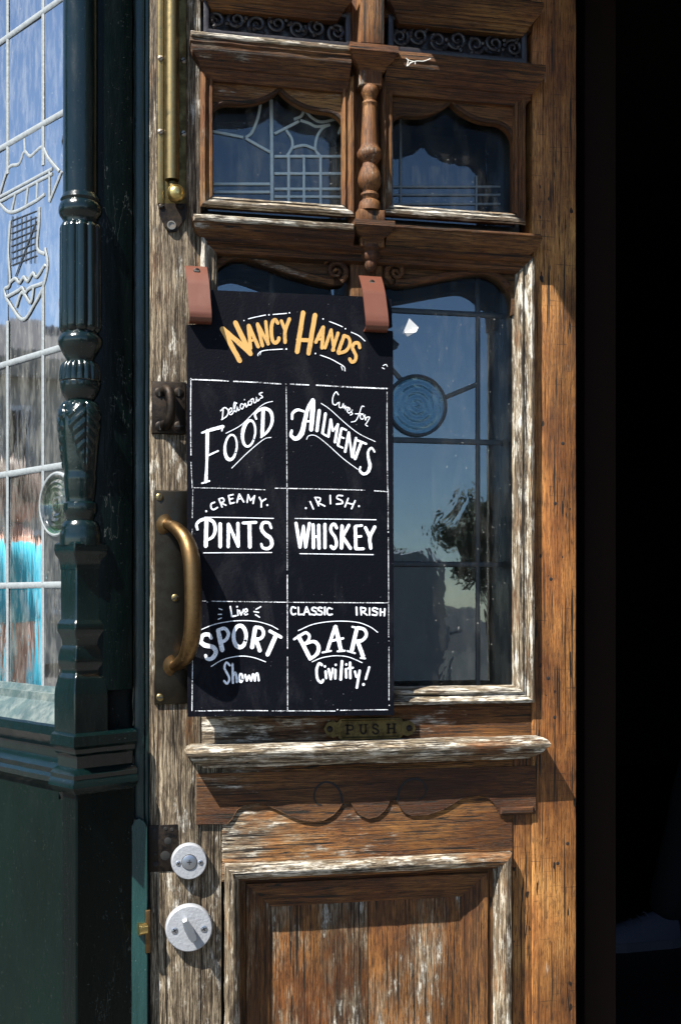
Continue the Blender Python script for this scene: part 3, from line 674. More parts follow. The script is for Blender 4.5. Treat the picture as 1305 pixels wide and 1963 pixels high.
# ---- two upper lights with ogee heads
def ogee(xl, xr, zb, zs, xa, za, rc=0.028, n=8):
    """opening outline: square foot, rounded shoulders, ogee point"""
    pts = [(xl, zb), (xr, zb)]
    pts += [(xr-rc+rc*math.cos(a), zs-rc+rc*math.sin(a)) for a in [math.pi/2*k/n for k in range(n+1)]]
    def ok(sx, x0):                                  # from shoulder x0 to the point
        return [(x0+(xa-x0)*t, zs+(za-zs)*(t**2.6)) for t in [k/12 for k in range(1, 13)]]
    pts += ok(1, xr-rc); l = ok(-1, xl+rc); pts += list(reversed(l[:-1]))
    pts += [(xl+rc+rc*math.cos(a), zs-rc+rc*math.sin(a)) for a in [math.pi/2+math.pi/2*k/n for k in range(n+1)]]
    return pts
def upper_light(x0, x1, z0, z1, hole, UD, deep=0.022):
    frame('light_moulding', x0-0.012, z0-0.010, x1+0.012, z1+0.012, [(0, 0.002), (0.002, 0.008), (0.006, 0.009), (0.008, 0.004), (0.011, 0.003), (0.013, 0.006), (0.016, 0.005), (0.018, -0.002)], M['oak_z'], M['oak_x'], door, 'LRT')
    frame('light_moulding', x0-0.012, z0-0.010, x1+0.012, z1+0.012, [(0, 0.004), (0.002, 0.010), (0.006, 0.011), (0.008, 0.006), (0.011, 0.004), (0.013, 0.005), (0.016, 0.002), (0.018, -0.004)], M['ledge_z'], M['ledge_x'], door, 'B')
    o = [(x0-.002, z0-.004), (x1+.002, z0-.004), (x1+.002, z1+.002), (x0-.002, z1+.002)]
    opt('ogee_board', plate(o, [hole], 0.0025, deep), 'oak_x', sm=30)
    hp = [(p[0], 0.0045, p[1]) for p in hole[1:]] + [(hole[0][0], 0.0045, hole[0][1])]
    opt('ogee_bead', tube(hp, 0.0032, 8), 'dark_x')
    xa_, xb_, za_, zb2 = x0-.004, x1+.004, z0-.006, z1+.004
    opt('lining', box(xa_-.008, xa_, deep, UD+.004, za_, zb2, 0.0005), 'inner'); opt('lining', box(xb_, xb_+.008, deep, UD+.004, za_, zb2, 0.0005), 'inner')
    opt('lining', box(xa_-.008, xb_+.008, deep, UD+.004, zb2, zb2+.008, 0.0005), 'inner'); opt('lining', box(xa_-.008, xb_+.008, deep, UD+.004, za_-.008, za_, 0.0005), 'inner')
    opt('leaded_pane', ([(xa_, UD, za_), (xb_, UD, za_), (xb_, UD, zb2), (xa_, UD, zb2)], [(0, 1, 2, 3)]), 'lightglass_l' if UD < 0.06 else 'lightglass', sm=0)
    opt('pane', ([(x0, deep-0.002, z0-.003), (x1, deep-0.002, z0-.003), (x1, deep-0.002, z1), (x0, deep-0.002, z1)], [(0, 1, 2, 3)]), 'clear', sm=0)
lx0, lx1, lz0, lz1 = AX(401), AX(662), AZ(530, 394), AZ(530, 150)
upper_light(lx0, lx1, lz0, lz1, ogee(AX(401), AX(664), AZ(530, 393), AZ(530, 201), AX(537), AZ(537, 168)), 0.046)
rx0, rx1, rz0, rz1 = AX(744), AX(990), AZ(866, 410), AZ(866, 180)
upper_light(rx0, rx1, rz0, rz1, ogee(AX(744), AX(986), AZ(866, 409), AZ(866, 224), AX(866), AZ(866, 191)), 0.085)
def lcame(pts, f, r=0.0019, m='lead', d=-0.083):
    Q = [D(*f(*p), d) for p in pts]; Q = smoothline([Vector((x, z, 0)) for x, z in Q], 5)
    opt('lead_came', tube([(p.x, -d, p.y) for p in Q], r, 8, True, 0.7), m)
f6 = lambda x, y: (350+x/3.346, y/3.346)
for c in [[(568, 640), (572, 960), (574, 1300)], [(500, 670), (482, 760), (445, 850), (405, 882)], [(170, 838), (390, 880)], [(405, 886), (480, 930), (562, 975)], [(590, 1003), (1050, 1003)], [(590, 1113), (1050, 1113)], [(590, 1212), (1050, 1212)], [(590, 1262), (1050, 1262)],
          [(680, 1003), (680, 1320)], [(778, 1003), (778, 1320)], [(885, 1003), (885, 1320)], [(1025, 1003), (1025, 1320)], [(590, 858), (680, 812), (745, 778)], [(665, 835), (700, 890), (702, 945), (668, 1003)], [(702, 948), (780, 932), (852, 958)],
          [(885, 1003), (852, 958), (862, 880), (900, 820), (945, 800)], [(715, 765), (760, 745), (782, 700)], [(782, 700), (830, 755), (900, 782), (1040, 745)], [(755, 772), (810, 790), (860, 812), (945, 800)], [(170, 1180), (560, 1180)], [(170, 1232), (560, 1232)], [(1040, 745), (1000, 860)]]:
    lcame(c, f6, 0.0026 if c[0][0] == 568 else 0.0021, 'lead_lit', -0.044)
f7 = lambda x, y: (670+x/2.966, y/2.966)
for c in [[(240, 640), (240, 1215)], [(290, 640), (290, 1215)], [(225, 1062), (960, 1062)], [(225, 1108), (960, 1108)], [(225, 1160), (960, 1160)], [(720, 1000), (720, 1215)]]: lcame(c, f7, 0.0018, 'lead' if c[0][0] < 235 or 1 else 'lead')

# ---- big light: moulded frame, scrolled spandrels, clear front glass and leaded glass behind
bx0, bx1, bz0, bz1 = AX(397), AX(986), AZ(850, 1316), AZ(690, 496)
frame('glazing_moulding', AX(384), AZ(850, 1350), AX(1019.5), AZ(690, 474), [(0.0, 0.001), (0.001, 0.011), (0.005, 0.013), (0.0085, 0.010), (0.010, 0.005), (0.014, 0.004), (0.017, 0.007), (0.021, 0.005), (0.0235, -0.004), (0.025, -0.016)], M['ledge_z'], M['oak_x'], door, 'LRT')
frame('glazing_moulding', AX(384), AZ(850, 1350), AX(1019.5), AZ(690, 474), [(0.0, 0.001), (0.001, 0.011), (0.005, 0.013), (0.0085, 0.010), (0.010, 0.005), (0.014, 0.004), (0.017, 0.007), (0.021, 0.005), (0.0235, -0.004), (0.025, -0.016)], M['ledge_z'], M['ledge_x'], door, 'B')
f8 = lambda x, y: (330+x/2.9, 380+y/2.9)
f3 = lambda x, y: (700+x/3.107, 420+y/3.107)
cl = smoothline([Vector((*D(*f8(*p)), 0)) for p in [(208, 560), (215, 470), (228, 420), (260, 374), (310, 342), (370, 328), (430, 335), (520, 365), (640, 410), (760, 446), (850, 470), (900, 478), (960, 470)]], 4)
cl = [(p.x, p.y) for p in cl]; topz = AZ(690, 486)
opt('spandrel_board', plate([(AX(386), cl[0][1])] + cl + [(cl[-1][0], topz), (AX(386), topz)], [], 0.008, 0.03), 'dark_x', sm=20)
crr = smoothline([Vector((*D(*f3(*p)), 0)) for p in [(90, 372), (150, 378), (220, 388), (300, 380), (450, 352), (600, 326), (700, 316), (760, 330), (815, 362), (862, 420), (880, 480), (884, 560)]], 4)
crr = [(p.x, p.y) for p in crr]
opt('spandrel_board', plate([(crr[0][0], topz)] + crr + [(AX(1000), crr[-1][1]), (AX(1000), topz)], [], 0.008, 0.03), 'dark_x', sm=20)
def band(pts, w_, d, mat='oak_x', name='spandrel_band'):
    Q = [Vector((x, 0.006, z)) for x, z in pts]; opt(name, tube(Q, w_, 8, True, 0.7), mat)
band([(p[0], p[1]+0.004) for p in cl[8:-4]], 0.0050, 0)
band([(p[0], p[1]+0.004) for p in crr[6:-8]], 0.0050, 0)
for c, sg, a0 in ((D(*f8(915, 402)), 1, -1.2), (D(*f3(186, 312)), -1, -1.9)):
    sp = spiral(c, 0.0155, 0.003, 1.35, a0, sg, 34); m = len(sp)
    opt('volute', tube([(x, 0.003, z) for x, z in sp], [0.0042*(1-.5*k/m) for k in range(m)], 8, True, 0.8), 'oak_x')
    for j in range(3):
        e = Vector((c[0]-sg*(0.006+0.006*j), 0, c[1]-0.004+0.006*j)); pp = [(e.x+sg*t*0.010, 0.005-0.003*math.sin(math.pi*t), e.z+0.006*math.sin(2.4*t)) for t in (0, .25, .5, .75, 1)]
        opt('carved_leaf', tube(pp, [0.0006, 0.0022, 0.0026, 0.0018, 0.0004], 6), 'oak_x')
# clear front panes either side of the mullion
for a, b_ in ((AX(390), mxl), (mxr, AX(998))):
    opt('front_pane', ([(a, 0.018, bz0-.01), (b_, 0.018, bz0-.01), (b_, 0.018, topz), (a, 0.018, topz)], [(0, 1, 2, 3)]), 'clear', sm=0)
# dark lining between the two glasses
GD = 0.068
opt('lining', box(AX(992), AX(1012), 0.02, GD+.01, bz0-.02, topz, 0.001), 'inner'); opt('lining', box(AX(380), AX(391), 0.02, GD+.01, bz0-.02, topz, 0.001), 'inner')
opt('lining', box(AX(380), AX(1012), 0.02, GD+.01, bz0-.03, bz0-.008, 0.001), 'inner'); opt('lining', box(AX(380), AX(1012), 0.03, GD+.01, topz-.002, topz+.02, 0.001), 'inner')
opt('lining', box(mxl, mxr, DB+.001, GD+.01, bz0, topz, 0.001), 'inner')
# leaded panes: own tilt each
def dgx(px): return AX(px, -GD)
def dgz(py): return AZ(850, py, -GD)
gcols = [dgx(380), dgx(520), mxl+.01]; gc2 = [mxr-.01, dgx(915), AX(1000)]; grw = [480, 600, 846, 1082, 1325]
for cs in (gcols, gc2):
    for i in range(2):
        for j in range(4):
            ta, tb = random.uniform(-.008, .008), random.uniform(-.006, .006); x0, x1, zb_, zt_ = cs[i], cs[i+1], dgz(grw[j+1]), dgz(grw[j])
            V = [(x, GD + ta*(x-(x0+x1)/2) + tb*(z-(zb_+zt_)/2), z) for x, z in ((x0, zb_), (x1, zb_), (x1, zt_), (x0, zt_))]
            opt('leaded_pane', (V, [(0, 1, 2, 3)]), 'leadglass', sm=0)
    for j in (1, 2, 3): opt('lead_came', tube([(cs[0], GD-.001, dgz(grw[j])), (cs[2], GD-.001, dgz(grw[j]))], 0.0042, 8, True, 0.5), 'lead_dark')
    opt('lead_came', tube([(cs[1], GD-.001, dgz(480)), (cs[1], GD-.001, dgz(1325))], 0.0036, 8, True, 0.5), 'lead_dark')
rcx, rcz = D(798, 778, -GD); rr = 60*MM; rows = []
for k in range(17):
    q = k/16; rows.append([(rcx+rr*q*math.cos(a), GD-0.004-0.00035*math.cos(q*26), rcz+rr*q*math.sin(a)) for a in [2*math.pi*j/36 for j in range(36)]])
opt('roundel', loft(rows[::-1], True), 'roundel_b', sm=60)
opt('roundel_came', tube([(rcx+rr*math.cos(a), GD-.004, rcz+rr*math.sin(a)) for a in [2*math.pi*j/36 for j in range(37)]], 0.0024, 8, False), 'lead_dark')
for p, q in (((845, 765), (918, 735)), ((770, 730), (735, 690))): opt('lead_came', tube([(D(*p, -GD)[0], GD-.001, D(*p, -GD)[1]), (D(*q, -GD)[0], GD-.001, D(*q, -GD)[1])], 0.0034, 8, True, 0.5), 'lead_dark')

# ---- sill ledge and its shaped apron
lz = AZ(700, 1418)
lp = [(0, 0.0), (0.0, 0.028), (0.003, 0.034), (0.008, 0.037), (0.012, 0.036), (0.014, 0.031), (0.017, 0.030), (0.022, 0.026), (0.027, 0.019), (0.030, 0.014), (0.032, 0.012), (0.032, 0.0)]
opt('sill_ledge', cornice(AX(357, .037)+.037, AX(1056, .037)-.037, AZ(700, 1424, .037), lp, 0.002, 0.0009, 0.010), 'ledge_x')
f5 = lambda x, y: (340+x/1.673, 1340+y/1.673)
apr = [(62, 240), (62, 402), (160, 402), (176, 384), (192, 356), (215, 340), (260, 335), (295, 344), (330, 360), (365, 378), (400, 390), (440, 395), (470, 389), (500, 372), (520, 350), (530, 331), (556, 330), (566, 352), (584, 372), (612, 384), (640, 378), (662, 360), (676, 340), (680, 325), (703, 324), (712, 346), (728, 364), (750, 374), (800, 372), (850, 355), (880, 338), (905, 322), (935, 312), (965, 309), (992, 314), (1012, 330), (1026, 356), (1034, 374), (1148, 368), (1148, 215)]
apo = [D(*f5(*p), 0.0035) for p in apr]
opt('apron', plate(apo, [], -0.0036, 0.001), 'oak_x', sm=20)
apm = [D(*f5(*p), 0.0035) for p in apr[2:-2]]
opt('apron_edge', tube([(x, -0.0034, z) for x, z in apm], 0.0007, 6), 'dark_x')
opt('apron_foot', box(apo[-3][0], AX(1027, .016), -0.0075, 0.0, AZ(1000, 1562, .016), AZ(1000, 1549, .016), 0.002), 'oak_x')
for pts in ([(528, 332), (522, 298), (500, 272), (470, 267), (446, 284), (438, 312), (446, 334), (462, 340)], [(704, 326), (712, 290), (735, 262), (768, 256), (790, 270), (796, 296), (788, 314), (774, 323)]):
    Q = smoothline([Vector((*D(*f5(*p), 0.0035), 0)) for p in pts], 5)
    opt('incised_scroll', ribbon([(p.x, p.y) for p in Q], [0.0032, 0.0028, 0.0018], -0.0040, n=1), 'black', sm=0)

# ---- lower panel
px0, px1, pzt = AX(430), AX(976), AZ(700, 1643)
pb = ZB+0.12
prof = [(0.0, 0.002), (0.0005, 0.012), (0.004, 0.018), (0.010, 0.020), (0.015, 0.018), (0.019, 0.012), (0.021, 0.004), (0.0225, -0.008), (0.030, -0.008), (0.0315, -0.004), (0.036, -0.004), (0.046, -0.010), (0.058, -0.014), (0.060, -0.016), (0.064, -0.016), (0.068, -0.020)]
for s in 'LRTB':
    opt('panel_moulding', frame_side(s, px0, pb, px1, pzt, prof[:8], 0.0008), 'ledge_x' if s in 'TB' else 'ledge_z')
    opt('panel_bevel', frame_side(s, px0, pb, px1, pzt, prof[7:], 0.0006), 'oak_x' if s in 'TB' else 'oak_z')
fx0, fx1 = px0+0.066, px1-0.066; nb = [fx0, AX(706, -0.02), fx1]
for k in range(2): opt('panel_board', box(nb[k]+.0003, nb[k+1]-.0003, 0.020, DB, pb+0.05, pzt-0.064, 0.0012, 0.012, 0.0006), 'field_z')
# dowel pegs and old nail holes
for px, py in ((1068, 1655), (1087, 1617), (1050, 1300), (1055, 1110), (1063, 965), (1078, 850), (1062, 1375)):
    x, z = D(px, py); opt('nail_hole', lathe([(0.0026, 0.0003), (0.0014, 0.0006), (0.0, 0.0006)], x, 0, 10, None, 'Y', z), 'black')

# ---- ironmongery
def screw(px, py, d, r=0.0045, mat='screw', par=door, ang=0.5):
    x, z = D(px, py, d); o = put('screw', *lathe([(r, 0.0), (r, 0.0008), (r*0.8, 0.0016), (r*0.3, 0.002), (0.0, 0.002)], x, -d, 16, None, 'Y', z), M[mat], par)
    ca, sa = math.cos(ang)*r*0.85, math.sin(ang)*r*0.85; t = r*0.16; nx, nz = -math.sin(ang)*t, math.cos(ang)*t
    V = [(x+ca+nx, -d-0.0022, z+sa+nz), (x-ca+nx, -d-0.0022, z-sa+nz), (x-ca-nx, -d-0.0022, z-sa-nz), (x+ca-nx, -d-0.0022, z+sa-nz)]
    if par is door: put('slot', V, [(0, 1, 2, 3)], M['black'], o, 0)
    return o
# brass bolt, top left
zb_ = AZ(330, 395)
bolt = opt('bolt_plate', box(AX(302, .003), AX(358, .003), -0.003, 0.0, zb_, ZT, 0.001, 0.05), 'brass_dull')
put('bolt_flange', *box(AX(302.5, .005), AX(315, .005), -0.005, -0.003, AZ(310, 393), ZT, 0.001, 0.04), M['brass'], bolt)
put('bolt_rod', *tube([(AX(330, .012), -0.011, AZ(330, 345, .012)), (AX(330, .012), -0.011, ZT)], 0.0098, 18), M['brass'], bolt)
put('bolt_neck', *tube([(AX(331, .012), -0.010, AZ(331, 350, .012)), (AX(334, .02), -0.012, AZ(334, 362, .02))], 0.0065, 12), M['brass_dull'], bolt)
kx, kz = D(337, 372, 0.022)
put('bolt_knob', *lathe([(0.005, 0.008), (0.0055, 0.014), (0.0095, 0.017), (0.0118, 0.022), (0.0115, 0.028), (0.009, 0.0315), (0.0088, 0.0305), (0.006, 0.033), (0.0035, 0.034), (0, 0.0342)], kx, 0, 28, None, 'Y', kz), M['brass_knob'], bolt)
for p in ((308.5, 112), (308.5, 253), (352, 116), (352, 256)): screw(*p, 0.005 if p[0] < 320 else 0.003, 0.0042)
ko = [D(*p) for p in [(303, 392), (357, 392), (356, 420), (346, 432), (338, 444), (326, 446), (316, 436), (306, 414)]]
opt('bolt_keep', plate(ko, [], -0.004, 0.0), 'iron'); x, z = D(329, 432, .004)
opt('keep_hole', lathe([(0.006, 0.004), (0.006, 0.0055), (0.0042, 0.0055), (0.004, 0.0044), (0, 0.0043)], x, 0, 18, None, 'Y', z), 'screw')
for p in ((310, 396), (347, 396)): screw(*p, 0.004, 0.004, 'iron')
# iron staple plate
spl = opt('staple_plate', box(AX(291, .004), AX(357, .004), -0.004, 0.0, AZ(322, 832, .004), AZ(322, 731, .004), 0.0015), 'iron')
x, z = D(323, 782, 0.006)
pts = [(x-0.006, -0.002, z+0.023), (x-0.003, -0.012, z+0.024), (x+0.001, -0.020, z+0.018), (x+0.003, -0.023, z), (x+0.001, -0.020, z-0.018), (x-0.003, -0.012, z-0.024), (x-0.006, -0.002, z-0.023)]
put('staple', *tube(smoothline(pts, 5), 0.0068, 12), M['iron'], spl)
for p in ((306, 752), (307, 817), (343, 752), (343, 817)): screw(*p, 0.004, 0.0065, 'iron', ang=random.uniform(0, 3))
# long bronze handle plate with cranked grip
hp = opt('handle_plate', box(AX(297, .004), AX(372, .004), -0.004, 0.0, AZ(330, 1350, .004), AZ(330, 940, .004), 0.0014, 0.03, 0.0001), 'bronze')
g0, g1 = D(320, 1006, 0.004), D(333, 1276, 0.004)
def gp(px, py, d): x, z = D(px, py, d); return (x, -d, z)
path = [(*g0[:1], -0.003, g0[1]), gp(326, 1007, 0.014), gp(340, 1015, 0.030), gp(357, 1036, 0.046), gp(367, 1070, 0.056), gp(370, 1110, 0.060), gp(371, 1150, 0.061), gp(370.5, 1190, 0.060), gp(367, 1226, 0.054), gp(358, 1256, 0.040), gp(346, 1270, 0.022), gp(337, 1276, 0.010), (g1[0], -0.003, g1[1])]
gq = smoothline(path, 5); m = len(gq)
def gr(k):
    t = k/(m-1); e = min(t, 1-t); return 0.0062 + 0.0052*min(1, e/0.30)**1.1 + 0.009*max(0, 1-e/0.045)**2
put('grip', *tube(gq, [gr(k) for k in range(m)], 18, True), M['grip'], hp)
for p in ((306, 953), (336, 1146), (307, 1337)): screw(*p, 0.004, 0.005, 'brass', ang=random.uniform(0, 3))
# silver lock roses
def rose(px, py, rpx, turn):
    x, z = D(px, py, 0.010); r = rpx*MM
    o = opt('lock_rose', lathe([(r, 0.0), (r, 0.008), (r*0.985, 0.0105), (r*0.94, 0.012), (r*0.5, 0.0123), (0, 0.0124)], x, 0, 48, None, 'Y', z), 'chrome')
    for s in (-1, 1):
        q = lathe([(r*0.145, 0.0118), (r*0.145, 0.0128), (r*0.1, 0.0134), (0, 0.0134)], x+s*r*0.62, 0, 16, None, 'Y', z-0.001); put('rose_screw', *q, M['chrome2'], o)
        for a in (0.5, 2.07):
            L = r*0.10; V = [(x+s*r*0.62+u*L*math.cos(a)-v*L*0.22*math.sin(a), -0.0136, z-0.001+u*L*math.sin(a)+v*L*0.22*math.cos(a)) for u, v in ((1, 1), (-1, 1), (-1, -1), (1, -1))]
            put('rose_screw_slot', V, [(0, 1, 2, 3)], M['black'], o, 0)
    if not turn:
        put('cylinder_ring', *lathe([(r*0.44, 0.012), (r*0.44, 0.0126), (0, 0.0126)], x, 0, 32, None, 'Y', z), M['black'], o)
        put('cylinder', *lathe([(r*0.41, 0.012), (r*0.41, 0.0134), (r*0.38, 0.0138), (0, 0.0138)], x, 0, 32, None, 'Y', z), M['chrome2'], o)
        for a in (0, 1.57): 
            L = r*0.13; put('cylinder_slot', [(x+u*L*math.cos(a)-v*L*0.2*math.sin(a), -0.0141-a*1e-4, z+u*L*math.sin(a)+v*L*0.2*math.cos(a)) for u, v in ((1, 1), (-1, 1), (-1, -1), (1, -1))], [(0, 1, 2, 3)], M['black'], o, 0)
    else:
        c, s = math.cos(R(-66)), math.sin(R(-66)); out = [(-0.70, .16), (-0.62, .20), (-.2, .30), (.25, .28), (.52, .20), (.56, .1), (.56, -.1), (.52, -.20), (.25, -.28), (-.2, -.30), (-.62, -.20), (-.70, -.16)]
        f_ = [(x+(u*c-v*s)*r*0.86, z+(u*s+v*c)*r*0.86) for u, v in [(a*1.0, b*0.72) for a, b in out]]
        b2 = [(x+(a-x)*0.8, z+(b-z)*0.8) for a, b in f_]; n = len(f_)
        rows = [[(p[0], -0.0122, p[1]) for p in b2], [(p[0], -0.026, p[1]) for p in f_], [(x+(p[0]-x)*.86, -0.030, z+(p[1]-z)*.86) for p in f_]]
        V, Fc = loft(rows, True); Fc.append(tuple(range(2*n, 3*n))); put('thumb_turn', V, Fc, M['chrome2'], o, 40)
rose(363, 1652, 33, False); rose(363, 1780, 43.5, True)
# old mortise recess
mo = opt('lock_recess', box(AX(285), AX(341), -0.0010, 0.0, AZ(312, 1671), AZ(312, 1581), 0.0006), 'iron')
for px, py, r in ((296, 1591, 5), (318, 1588, 3.5), (330, 1590, 3.5), (298, 1637, 3), (299, 1656, 5), (317, 1640, 9), (322, 1612, 7)):
    x, z = D(px, py); put('old_hole', *lathe([(r*MM, 0.0012), (r*MM*.8, 0.0016), (0, 0.0016)], x, 0, 12, None, 'Y', z), M['black'], mo)
# PUSH plate
pp = [(620, 1397), (626, 1385), (636, 1382), (646, 1385), (652, 1378), (768, 1376), (772, 1383), (782, 1380), (792, 1386), (796, 1396), (790, 1407), (780, 1411), (772, 1408), (766, 1415), (652, 1418), (647, 1411), (637, 1414), (626, 1409)]
pl = opt('push_plate', plate([D(*p, .004) for p in pp], [], -0.006, 0.0), 'brass_dull', sm=20)
bd = [D(*p, .006) for p in [(654, 1382), (764, 1380), (768, 1394), (763, 1411), (655, 1414), (650, 1398)]]
put('plate_rim', *tube([(x, -0.006, z) for x, z in bd+bd[:1]], 0.0011, 6, False), M['brass_dull'], pl)
def pstroke(pts, w_): return ribbon([D(*f5(*p), .0065) for p in pts], w_*MM, -0.0068)
def letter(strokes): put('raised_letter', *merge(*strokes), M['iron'], pl, 0)
letter([pstroke([(545, 84), (545, 112)], 4.5), pstroke([(545, 84), (560, 85), (563, 93), (558, 99), (546, 99)], 3.2), pstroke([(538, 112), (552, 112)], 2.2), pstroke([(538, 84), (546, 84)], 2.2)])
letter([pstroke([(588, 83), (588, 102), (594, 111), (602, 108), (604, 100)], 3.6), pstroke([(604, 82), (604, 103)], 3), pstroke([(582, 83), (594, 83)], 2.2), pstroke([(599, 82), (609, 82)], 2.2)])
letter([pstroke([(643, 87), (636, 81), (628, 84), (627, 92), (636, 96), (644, 102), (641, 110), (632, 111), (626, 105)], 3.6)])
letter([pstroke([(676, 81), (676, 109)], 4.2), pstroke([(695, 80), (695, 108)], 4.2), pstroke([(676, 95), (695, 94)], 2.6), pstroke([(670, 81), (682, 81)], 2.2), pstroke([(689, 80), (701, 80)], 2.2), pstroke([(670, 109), (682, 109)], 2.2), pstroke([(689, 108), (701, 108)], 2.2)])
for p in ((632, 1398), (784, 1396)): screw(*p, 0.006, 0.0045, 'iron')

# ================================================================== THE HANGING CHALKBOARD
SD = 0.030                                            # the board hangs this far in front of the stiles
sign = thing('menu_chalkboard', 'black hand-lettered chalkboard hung on the oak door by two leather straps', 'sign', (AX(556), -SD, AZ(556, 1373, SD)))
ol = [(405, 556), (688, 568), (737, 571), (750, 574), (751.5, 627), (740, 630), (737, 633.5), (753, 634.5), (755, 1371), (360, 1374), (358.5, 623), (405, 619.5)]
bo = [A(x, y, SD) for x, y in ol]
put('board', *plate(bo, [], -SD, -SD+0.005), M['board'], sign, 20)
YS = -SD-0.0006
def SA(x, y): return A(350+x/3.183, 540+y/3.183, -YS)
def SB(x, y): return A(350+x/3.183, 920+y/3.183, -YS)
KZ = (1.0/3.183)*MM*0.975
def word(name, strokes, mat, fn, label, w_, layer=0):
    parts = []
    for st in strokes:
        ww = w_; pts = st
        if isinstance(st[0], (int, float)): ww, pts = st[0], st[1:]
        elif isinstance(st[0], list): ww, pts = st[0], st[1:]
        lay = YS - layer*0.00002 - len(parts)*0.000012
        wl = [q*KZ for q in ww] if isinstance(ww, list) else ww*KZ
        if len(pts) == 1: x, z = fn(*pts[0]); parts.append(dot(x, z, (wl if not isinstance(wl, list) else wl[0])*0.7, lay))
        else: parts.append(ribbon([fn(*p) for p in pts], wl, lay, n=5, rough=0.16))
    if name == 'flourish':
        for q in parts: put(name, *q, M[mat], sign, 0)['label'] = label
        return
    o = put(name, *merge(*parts), M[mat], sign, 0); o['label'] = label; return o
def ell(cx_, cy_, rx_, ry_, tilt=0.0, n=14):
    c, s = math.cos(tilt), math.sin(tilt); return [(cx_+rx_*math.cos(a)*c-ry_*math.sin(a)*s, cy_+rx_*math.cos(a)*s+ry_*math.sin(a)*c) for a in [2*math.pi*k/n+0.4 for k in range(n+1)]]
word('lettering', [[34, 30, (243, 288), (350, 484)][1:], (30, (322, 248), (415, 442)), (30, (243, 286), (330, 360), (414, 438)),
    (22, (402, 268), (415, 408)), (22, (404, 266), (462, 398)), (14, (415, 362), (446, 350)),
    (22, (457, 258), (488, 392)), (20, (457, 256), (522, 378)), (20, (507, 242), (522, 382)),
    (22, (582, 254), (565, 232), (547, 250), (541, 300), (549, 358), (567, 374), (584, 358), (588, 342)),
    (20, (602, 238), (626, 298)), (22, (652, 226), (626, 300), (625, 372)),
    (29, (735, 188), (698, 430)), (29, (808, 202), (768, 440)), (24, (702, 355), (785, 358)),
    (22, (856, 278), (812, 370)), (22, (858, 276), (850, 405)), (14, (824, 352), (856, 350)),
    (20, (906, 294), (868, 405)), (18, (906, 292), (922, 420)), (20, (948, 312), (914, 420)),
    (22, (985, 328), (948, 432)), (20, (985, 328), (1012, 342), (1020, 378), (998, 420), (950, 438)),
    (21, (1080, 404), (1072, 376), (1048, 376), (1036, 402), (1046, 428), (1057, 455), (1050, 482), (1030, 490), (1018, 470))], 'gold', SA, 'gold painted words NANCY HANDS', 22)
word('flourish', [(5, (375, 237)), (5, (402, 227), (440, 217), (507, 203)), (6, (527, 202)), (5, (552, 200), (635, 193)), (6, (652, 190)), (6, (857, 227)), (5, (895, 243), (935, 258), (975, 275)), (6, (993, 287)), (5, (1028, 308), (1075, 330), (1112, 362)),
    (5, (460, 452), (462, 440), (480, 425), (520, 417), (610, 411)), (3, (472, 447), (479, 430)), (7, (633, 411)), (7, (810, 438)), (5, (840, 448), (900, 470), (950, 497), (985, 520), (990, 545)), (4, (975, 540), (968, 516)),
    (4, (1222, 512), (1240, 505), (1248, 518)), (4, (1216, 525), (1230, 532))], 'white', SA, 'thin white lines and dots around the gold words', 5)
# ruled chalk grid
for nm, fn, segs in (('SA', SA, [(11, (50, 597), (165, 600), (280, 606)), (11, (312, 608), (450, 614), (600, 624)), (9, (630, 625)), (11, (655, 625), (770, 630)), (12, (815, 631), (1000, 642), (1247, 652)), (8, (52, 590), (50, 800), (52, 1060)), (6, (52, 1100), (60, 1260)),
        (6, (632, 640), (635, 900), (637, 1260)), (6, (1247, 672), (1246, 900), (1250, 1270)), (7, (70, 1257), (300, 1262), (505, 1270)), (8, (565, 1260), (850, 1265), (1110, 1272)), (10, (1170, 1276), (1250, 1281)), (7, (1246, 915))]),
        ('SB', SB, [(7, (64, 60), (60, 230)), (5, (60, 300), (58, 340)), (7, (62, 1100), (58, 1408)), (6, (638, 50), (638, 300), (639, 550)), (9, (639, 580), (640, 1030)), (6, (640, 1080), (641, 1408)), (7, (1253, 60), (1253, 300)), (9, (1254, 318)), (6, (1254, 352), (1256, 740), (1256, 960)), (8, (1258, 983)), (7, (1258, 1020), (1258, 1345)), (8, (1260, 1375)),
        (6, (120, 738), (150, 739)), (8, (152, 745)), (8, (178, 740), (400, 743), (700, 747), (1253, 750)), (8, (80, 1410), (300, 1407), (520, 1408)), (8, (545, 1409), (930, 1410)), (9, (945, 1402)), (8, (962, 1406), (1250, 1402))])):
    for sg in segs: sg = (sg[0]*0.62,)+tuple(sg[1:]); word('chalk_line', [sg], 'chalk', fn, 'ruled white chalk line', 6, -3)
word('lettering', [(247, 780), (0, 0)][:0] + [(7, (248, 780), (243, 838)), (6.5, (232, 788), (258, 768), (280, 788), (270, 820), (238, 842)), (6, (286, 802), (302, 785), (296, 770), (283, 786), (291, 811), (309, 798), (324, 748), (317, 736), (312, 772), (326, 794), (336, 762), (339, 786), (349, 778)), (6, (330, 741)),
    (6, (373, 750), (359, 745), (352, 765), (366, 776), (382, 742), (388, 765), (398, 752)), (6, (378, 720)), (6, (414, 725), (401, 735), (405, 752), (419, 748), (423, 731), (413, 726), (431, 713), (436, 738), (449, 732), (451, 706), (458, 728), (470, 718)), (6, (487, 676), (467, 684), (484, 698), (488, 706), (474, 712))], 'white', SA, 'white script word Delicious', 8)
